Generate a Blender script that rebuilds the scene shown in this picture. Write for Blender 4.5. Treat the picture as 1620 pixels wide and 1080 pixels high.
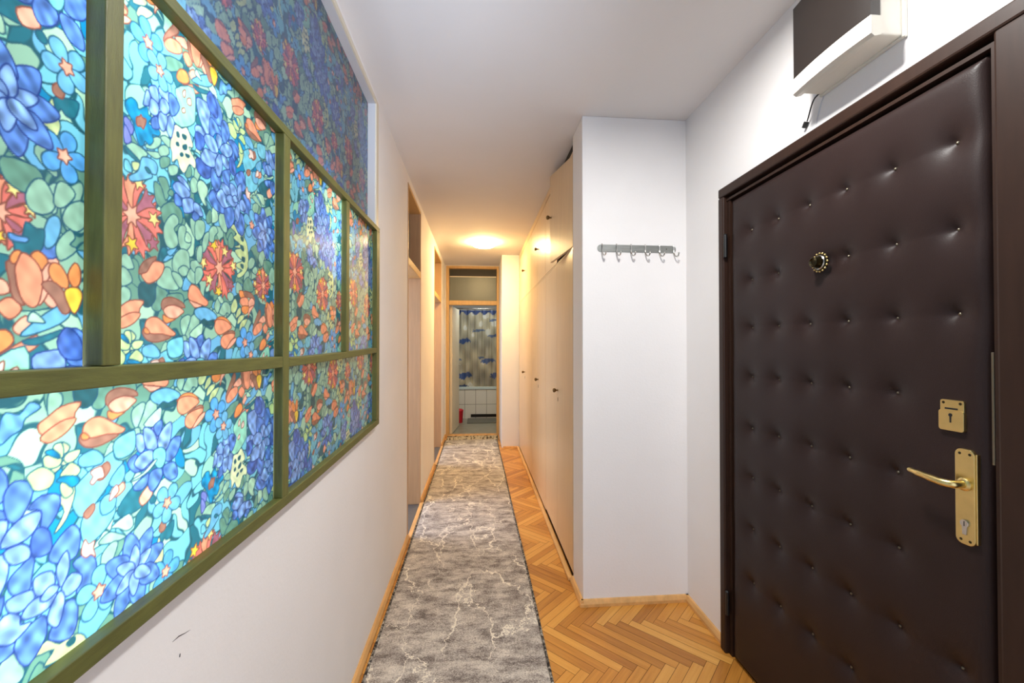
import bpy, bmesh, math, random
import numpy as np
from mathutils import Vector, Matrix
random.seed(4)
S = bpy.context.scene
COL = S.collection
for o in list(bpy.data.objects): bpy.data.objects.remove(o)

# ---------------------------------------------------------------- camera
YAW, PITCH = math.atan(54/660), math.radians(.6)
cam = bpy.data.objects.new('camera', bpy.data.cameras.new('camera')); COL.objects.link(cam)
F_ = Vector((math.sin(YAW)*math.cos(PITCH), math.cos(YAW)*math.cos(PITCH), math.sin(PITCH)))
R_ = Vector((math.cos(YAW), -math.sin(YAW), 0)); U_ = R_.cross(F_)
cam.matrix_world = Matrix(((R_.x, U_.x, -F_.x, 0), (R_.y, U_.y, -F_.y, 0), (R_.z, U_.z, -F_.z, 1.37), (0, 0, 0, 1)))
cam.data.sensor_width = 36; cam.data.lens = 36*660/1620; cam.data.clip_start = .02
S.camera = cam
# ---------------------------------------------------------------- light and exposure
S.view_settings.view_transform = 'Standard'; S.view_settings.look = 'None'
S.view_settings.exposure = 0.0; S.view_settings.gamma = 1.0; S.view_settings.use_curve_mapping = False
W = bpy.data.worlds.new('world'); S.world = W; W.use_nodes = True
W.node_tree.nodes['Background'].inputs[0].default_value = (.68, .80, 1, 1)
W.node_tree.nodes['Background'].inputs[1].default_value = 1.6
def area(name, loc, target, size, power, col, size_y=None, spread=180):
    L = bpy.data.lights.new(name, 'AREA'); L.energy = power; L.color = col; L.size = size; L.spread = math.radians(spread)
    if size_y: L.shape = 'RECTANGLE'; L.size_y = size_y
    o = bpy.data.objects.new(name, L); COL.objects.link(o); o.location = loc
    o.rotation_euler = (Vector(target)-Vector(loc)).to_track_quat('-Z', 'Y').to_euler()
    return o
# hall ceiling lamp above and beside the camera
area('hall_ceiling_light', (.53, 1.0, 2.56), (.53, 1.0, 0), .16, 30, (1, .985, .955))
# daylight of the rooms on the left, coming through their open doorways
area('room_daylight', (-1.7, 3.32, 1.5), (.3, 3.35, .3), .9, 34, (.70, .78, 1), 1.4)
area('room_daylight', (-1.7, 5.25, 1.5), (.3, 5.3, .3), .9, 26, (.70, .78, 1), 1.4)
# daylight of the room behind the stained glass
area('glass_daylight', (-.68, .66, 1.90), (-.5, .70, 1.84), .22, 3.2, (.86, .97, 1), .25)
area('glass_daylight', (-.74, .50, 1.16), (-.5, .52, 1.15), .55, 5.6, (.86, .97, 1), .32)
area('glass_daylight', (-.66, 1.52, 1.80), (-.5, 1.52, 1.78), .16, 1.6, (.8, .95, 1), .25)
area('glass_daylight', (-2.6, 1.0, 1.45), (-.5, 1.0, 1.45), 1.6, 4, (.86, .95, 1), .9)
# added cool up-light behind the camera, makes the bluish glow on the ceiling
area('ceiling_uplight', (.35, -1.1, 1.3), (-.15, 1.45, 2.6), .3, 3.2, (.74, .84, 1), .3, 32)
area('bathroom_fill', (.1, 7.1, 2.3), (.1, 7.6, 0), .3, 8, (.95, 1, .93))  # added fill light, the bathroom itself is unlit

# ---------------------------------------------------------------- helpers
def lin(c): return tuple((v/255/12.92 if v/255 <= .04045 else ((v/255+.055)/1.055)**2.4) for v in c)
def mat(name, rgb, rough=.5, metal=0., bump=0., bscale=60., var=0., vscale=8., stretch=(1, 1, 1), coat=0., spec=.5, emit=None, estr=0.):
    m = bpy.data.materials.new(name); m.use_nodes = True
    nt = m.node_tree; b = nt.nodes['Principled BSDF']; c = lin(rgb)
    b.inputs['Base Color'].default_value = (*c, 1); b.inputs['Roughness'].default_value = rough
    b.inputs['Metallic'].default_value = metal; b.inputs['Coat Weight'].default_value = coat; b.inputs['Specular IOR Level'].default_value = spec
    if emit: b.inputs['Emission Color'].default_value = (*lin(emit), 1); b.inputs['Emission Strength'].default_value = estr
    if var or bump:
        tc = nt.nodes.new('ShaderNodeTexCoord'); mp = nt.nodes.new('ShaderNodeMapping'); mp.inputs['Scale'].default_value = stretch
        nt.links.new(tc.outputs['Object'], mp.inputs[0])
    if var:
        n = nt.nodes.new('ShaderNodeTexNoise'); n.inputs['Scale'].default_value = vscale; n.inputs['Detail'].default_value = 6
        nt.links.new(mp.outputs[0], n.inputs['Vector'])
        r = nt.nodes.new('ShaderNodeValToRGB'); r.color_ramp.elements[0].position = .3; r.color_ramp.elements[1].position = .7
        r.color_ramp.elements[0].color = (*[v*(1-var) for v in c], 1); r.color_ramp.elements[1].color = (*[min(1, v*(1+var)) for v in c], 1)
        nt.links.new(n.outputs['Fac'], r.inputs[0]); nt.links.new(r.outputs[0], b.inputs['Base Color'])
    if bump:
        n2 = nt.nodes.new('ShaderNodeTexNoise'); n2.inputs['Scale'].default_value = bscale; n2.inputs['Detail'].default_value = 4
        nt.links.new(mp.outputs[0], n2.inputs['Vector'])
        bp = nt.nodes.new('ShaderNodeBump'); bp.inputs['Strength'].default_value = bump; bp.inputs['Distance'].default_value = .004
        nt.links.new(n2.outputs['Fac'], bp.inputs['Height']); nt.links.new(bp.outputs[0], b.inputs['Normal'])
    return m
def obj(name, bm, m, parent=None, smooth=False, bevel=0., seg=2):
    me = bpy.data.meshes.new(name); bmesh.ops.recalc_face_normals(bm, faces=bm.faces); bm.to_mesh(me); bm.free()
    o = bpy.data.objects.new(name, me); COL.objects.link(o)
    for x in (m if isinstance(m, (list, tuple)) else [m]): me.materials.append(x)
    if parent:
        o.parent = parent
        o.matrix_parent_inverse = Matrix.Translation(-Vector(parent_loc(parent))) if False else Matrix.Identity(4)
        o.location = -Vector(parent_loc(parent))
    if bevel:
        b = o.modifiers.new('bevel', 'BEVEL'); b.width = bevel; b.segments = seg; b.limit_method = 'ANGLE'
    if smooth:
        for p in me.polygons: p.use_smooth = True
        if hasattr(me, 'set_sharp_from_angle'): me.set_sharp_from_angle(angle=math.radians(40))
    return o
def parent_loc(p):
    v = Vector(p.location)
    while p.parent: p = p.parent; v += Vector(p.location)
    return v
def bx(bm, x0, x1, y0, y1, z0, z1, mi=0):
    v = [bm.verts.new(p) for p in ((x0, y0, z0), (x1, y0, z0), (x1, y1, z0), (x0, y1, z0), (x0, y0, z1), (x1, y0, z1), (x1, y1, z1), (x0, y1, z1))]
    for f in ((0, 3, 2, 1), (4, 5, 6, 7), (0, 1, 5, 4), (1, 2, 6, 5), (2, 3, 7, 6), (3, 0, 4, 7)):
        bm.faces.new([v[i] for i in f]).material_index = mi
def box(*a):
    bm = bmesh.new(); bx(bm, *a); return bm
def boxes(L):
    bm = bmesh.new()
    for a in L: bx(bm, *a)
    return bm
def tube(pts, rad, n=10, bm=None, cap=True):
    """a tube through points; rad a number or one per point"""
    bm = bm or bmesh.new(); P = [Vector(p) for p in pts]; rs = rad if isinstance(rad, (list, tuple)) else [rad]*len(P)
    rings = []; up = None
    for i, p in enumerate(P):
        t = (P[min(i+1, len(P)-1)]-P[max(i-1, 0)]).normalized()
        if up is None: up = t.orthogonal().normalized()
        up = (up-t*up.dot(t)).normalized(); s = t.cross(up)
        rings.append([bm.verts.new(p+(up*math.cos(k/n*2*math.pi)+s*math.sin(k/n*2*math.pi))*rs[i]) for k in range(n)])
    for a, b in zip(rings, rings[1:]):
        for k in range(n): bm.faces.new((a[k], a[(k+1) % n], b[(k+1) % n], b[k]))
    if cap: bm.faces.new(rings[0][::-1]); bm.faces.new(rings[-1])
    return bm
def spline(pts, n=6):
    P = [Vector(p) for p in pts]; out = []
    for i in range(len(P)-1):
        a, b, c, d = P[max(i-1, 0)], P[i], P[i+1], P[min(i+2, len(P)-1)]
        for k in range(n):
            t = k/n; out.append(.5*((2*b)+(c-a)*t+(2*a-5*b+4*c-d)*t*t+(3*b-a-3*c+d)*t**3))
    return out+[P[-1]]
def lathe(prof, center, axis='Z', n=32, bm=None):
    """prof: (radius, height) pairs turned about an axis through center"""
    bm = bm or bmesh.new(); c = Vector(center); rings = []
    for r, h in prof:
        ring = []
        for k in range(n):
            a = k/n*2*math.pi; u, v = r*math.cos(a), r*math.sin(a)
            ring.append(bm.verts.new(c+Vector({'Z': (u, v, h), '-X': (-h, u, v), '-Y': (u, -h, v)}[axis])))
        rings.append(ring)
    for a, b in zip(rings, rings[1:]):
        for k in range(n): bm.faces.new((a[k], a[(k+1) % n], b[(k+1) % n], b[k]))
    for r in (rings[0][::-1], rings[-1]):
        bm.faces.new(r)
    return bm
def prism(poly, h0, h1, plane):
    """poly of 2-D points extruded: plane 'YZ' along x, 'XZ' along y, 'XY' along z"""
    bm = bmesh.new(); f = {'YZ': lambda a, b, h: (h, a, b), 'XZ': lambda a, b, h: (a, h, b), 'XY': lambda a, b, h: (a, b, h)}[plane]
    A = [bm.verts.new(f(a, b, h0)) for a, b in poly]; B = [bm.verts.new(f(a, b, h1)) for a, b in poly]; n = len(poly)
    bm.faces.new(A[::-1]); bm.faces.new(B)
    for k in range(n): bm.faces.new((A[k], A[(k+1) % n], B[(k+1) % n], B[k]))
    return bm
def thing(name, label, cat, loc=(0, 0, 0), group=None, kind=None):
    o = bpy.data.objects.new(name, None); COL.objects.link(o); o.location = loc; o.empty_display_size = .05
    return tag(o, label, cat, group, kind)
def tag(o, label=None, cat=None, group=None, kind=None):
    if label: o['label'] = label
    if cat: o['category'] = cat
    if group: o['group'] = group
    if kind: o['kind'] = kind
    return o
def struct(name, bm, m, label=None, **k): return tag(obj(name, bm, m, **k), label, None, None, 'structure')
def copy_tree(o, parent=None):
    c = o.copy(); COL.objects.link(c); c.parent = parent
    for ch in list(o.children): copy_tree(ch, c)
    return c
def roundrect(y0, y1, z0, z1, r, n=6):
    P = []
    for cy, cz, a0 in ((y1-r, z1-r, 0), (y0+r, z1-r, 90), (y0+r, z0+r, 180), (y1-r, z0+r, 270)):
        for k in range(n+1):
            a = math.radians(a0+90*k/n); P.append((cy+r*math.cos(a), cz+r*math.sin(a)))
    return P
# ---- printed film pattern: flowers drawn as outlined shapes on a repeating sheet (half-drop repeat) ----
PW, PH, RES = 0.535, 0.90, 1150.0          # sheet repeat in metres, samples per metre
FCOL = {'K':(104,160,226),'A':(120,200,220),'T':(40,112,128),'G':(106,154,134),'S':(150,194,168),'L':(112,182,222),'M':(178,220,188),
        'U':(126,164,222),'V':(90,132,206),'W':(72,106,182),'D':(40,92,100),'B':(158,112,94),'C':(247,158,122),'P':(250,178,150),'O':(242,150,88),
        'F':(196,214,152),'I':(122,132,202),'H':(192,226,150),'Z':(24,136,186),'R':(244,214,200),'Y':(250,208,76),'Q':(226,236,186),'X':(150,218,190),
        'r':(238,124,110),'m':(172,104,122),'y':(252,226,140),'l':(92,168,232)}
def film_tile(np, data):
    rng = np.random.RandomState(5)
    nx, ny = int(round(PW*RES)), int(round(PH*RES))
    xs = (np.arange(nx)+.5)/nx*PW; zs = (np.arange(ny)+.5)/ny*PH
    X, Z = np.meshgrid(xs, zs)
    # ground of small leaf shapes: warped cells, periodic on the half-drop lattice
    n = 330
    sx = rng.rand(n)*PW; sz = rng.rand(n)*PH/2
    sx = np.concatenate([sx, (sx+PW/2) % PW]); sz = np.concatenate([sz, sz+PH/2]); cid = np.concatenate([np.arange(n)]*2)
    ang = rng.rand(n)*3.14; ang = np.concatenate([ang, ang])
    k1, k2 = 2*np.pi/PW, 4*np.pi/PH
    wx = X + .006*np.sin(6*k1*X+5*k2*Z) + .004*np.sin(10*k1*X-8*k2*Z+1)
    wz = Z + .006*np.sin(8*k1*X-4*k2*Z+2) + .004*np.sin(4*k1*X+9*k2*Z)
    d1 = np.full(X.shape, 9.); d2 = d1.copy(); own = np.zeros(X.shape, int)
    for i in range(2*n):
        dx = (wx-sx[i]+PW/2) % PW - PW/2; dz = (wz-sz[i]+PH/2) % PH - PH/2
        c, s = np.cos(ang[i]), np.sin(ang[i])
        d = np.hypot((dx*c+dz*s)*.7, -dx*s+dz*c)
        m = d < d1
        d2 = np.where(m, d1, np.minimum(d2, d)); own = np.where(m, cid[i], own); d1 = np.where(m, d, d1)
    pick = rng.randint(0, 16, n); aqua = ((sz[:n]-1.15) % (PH/2)) < .20
    img = np.array([FCOL[('ALAMXASLTAZAGLAM' if aqua[i] else 'GSGTSGLGDSMTSGLG')[pick[i]]] for i in range(n)], float)[own]
    wob = sum(np.sin(2*np.pi*(rng.randint(8, 34)*sg*X/PW+rng.randint(12, 50)*Z/PH)+rng.rand()*6) for sg in (1, -1)*7)/2.6
    line = np.array((40., 92., 104.))
    e = np.clip((d2-d1-.0012)/.0012, 0, 1)[..., None]
    img = line*(1-e)+img*e
    def shape(pts, col, lw=.0013):
        p = np.array(pts, float)
        # closed Catmull-Rom through the points
        q = []
        m = len(p)
        for i in range(m):
            a, b, c, d = p[i-1], p[i], p[(i+1) % m], p[(i+2) % m]
            for t in (0., .34, .67):
                q.append(.5*((2*b)+(c-a)*t+(2*a-5*b+4*c-d)*t*t+(3*b-a-3*c+d)*t**3))
        p = np.array(q); lo = p.min(0)-.004; hi = p.max(0)+.004
        warm = col in 'CPOBrmRyY'
        lc = np.array((132., 74., 62.) if warm else (34., 84., 108.))
        if col in 'UVWI': lc = np.array((38., 62., 128.))
        fc = np.array(FCOL[col], float)
        for j in range(-4, 5):
            oz = j*PH/2
            if hi[1]+oz < 0 or lo[1]+oz > PH: continue
            for i in range(-4, 5):
                ox = i*PW+(j % 2)*PW/2
                if hi[0]+ox < 0 or lo[0]+ox > PW: continue
                i0 = max(0, int((lo[0]+ox)/PW*nx)); i1 = min(nx, int((hi[0]+ox)/PW*nx)+2)
                j0 = max(0, int((lo[1]+oz)/PH*ny)); j1 = min(ny, int((hi[1]+oz)/PH*ny)+2)
                if i0 >= i1 or j0 >= j1: continue
                gx = X[j0:j1, i0:i1]-ox; gz = Z[j0:j1, i0:i1]-oz
                inside = np.zeros(gx.shape, bool); dist = np.full(gx.shape, 1.)
                for u in range(len(p)):
                    a, b = p[u-1], p[u]
                    if a[1] != b[1]:
                        cr = ((a[1] > gz) != (b[1] > gz)) & (gx < (b[0]-a[0])*(gz-a[1])/(b[1]-a[1])+a[0])
                        inside ^= cr
                    ab = b-a; L = ab@ab+1e-12
                    t = np.clip(((gx-a[0])*ab[0]+(gz-a[1])*ab[1])/L, 0, 1)
                    dist = np.minimum(dist, np.hypot(gx-a[0]-t*ab[0], gz-a[1]-t*ab[1]))
                sd = np.where(inside, dist, -dist)
                al = np.clip((sd+lw)/.0009+.5, 0, 1)[..., None]; fl = np.clip((sd-lw*.35)/.0009+.5, 0, 1)[..., None]
                reg = img[j0:j1, i0:i1]
                reg = reg*(1-al)+lc*al
                wash = 1.+.04*wob[j0:j1, i0:i1]
                if col in 'VWUKZ': wash = 1.+.13*wob[j0:j1, i0:i1]
                img[j0:j1, i0:i1] = reg*(1-fl)+np.clip(fc*wash[..., None], 0, 255)*fl
    def ell(cx, cz, a, b, rot, col, tip=0.):
        c, s = np.cos(rot), np.sin(rot); P = []
        for k in range(9):
            t = k/9*2*np.pi; u = a*np.cos(t); v = b*np.sin(t)*(1-tip*np.cos(t))
            P.append((cx+u*c-v*s, cz+u*s+v*c))
        shape(P, col)
    def carnation(cx, cz, R, seed):
        r = np.random.RandomState(seed)
        N = 13
        for k in range(N):
            t = (k+.5)/N*2*np.pi+r.rand()*.2; Lr = R*(.9+.25*r.rand())
            P = [(cx+Lr*f*np.cos(t+w), cz+1.08*Lr*f*np.sin(t+w)) for f, w in ((.12, -.3), (.6, -.2), (.92, -.29), (.84, -.12), (1.05, -.02), (.86, .1), (.95, .26), (.6, .2), (.12, .3))]
            shape(P, 'rmrCrmrrmCrmr'[k % 13])
        for k in range(7):
            t = k/7*2*np.pi+r.rand()*.5; Lr = R*(.72+.3*r.rand()); qx, qz = cx+Lr*np.cos(t), cz+Lr*np.sin(t); w0 = r.rand()*3
            shape([(qx+R*(.24 if i % 2 == 0 else .11)*np.cos(w0+i*np.pi/5), qz+R*(.24 if i % 2 == 0 else .11)*np.sin(w0+i*np.pi/5)) for i in range(10)], 'yyYyyYm'[k])
        shape([(cx+R*(.3 if i % 2 == 0 else .16)*np.cos(i*np.pi/6), cz+R*(.34 if i % 2 == 0 else .18)*np.sin(i*np.pi/6)) for i in range(12)], 'P')
    def star(cx, cz, R, col, rot=.3):
        for k in range(5):
            t = rot+k*2*np.pi/5
            ell(cx+R*.58*np.cos(t), cz+R*.62*np.sin(t), R*.5, R*.36, t, col, -.25)
        shape([(cx+R*(.34 if i % 2 == 0 else .2)*np.cos(rot+i*np.pi/5), cz+R*(.34 if i % 2 == 0 else .2)*np.sin(rot+i*np.pi/5)) for i in range(10)], 'P')
    def bloom(cx, cz, R, out, inn, rot=0.):
        for k in range(8):
            t = rot+k*np.pi/4
            ell(cx+R*.66*np.cos(t), cz+R*.7*np.sin(t), R*.42, R*.27, t, out, .35)
        for k in range(6):
            t = rot+.3+k*np.pi/3
            ell(cx+R*.34*np.cos(t), cz+R*.36*np.sin(t), R*.33, R*.17, t, inn, .3)
    rows = []
    for ln in data.strip().splitlines():
        c, *pts = ln.split()
        rows.append((c, [tuple(int(v)/2000. for v in q.split(',')) for q in pts]))
    late = False
    for idx, (c, pts) in enumerate(rows):
        if c == 'F' and not late:
            late = True
            carnation(.640, 1.558, .052, 3); carnation(.844, 1.520, .050, 7); carnation(1.009, 1.510, .036, 11)
        shape(pts, c)
    star(.958, 1.635, .030, 'L'); star(.934, 1.377, .030, 'l', .6); star(1.078, 1.706, .028, 'L', .9); star(1.076, 1.598, .028, 'l', 1.3)
    bloom(1.015, 1.632, .052, 'V', 'U', .2); star(.69, 1.80, .026, 'L', .1)
    return np.clip(img/255., 0, 1)
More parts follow.
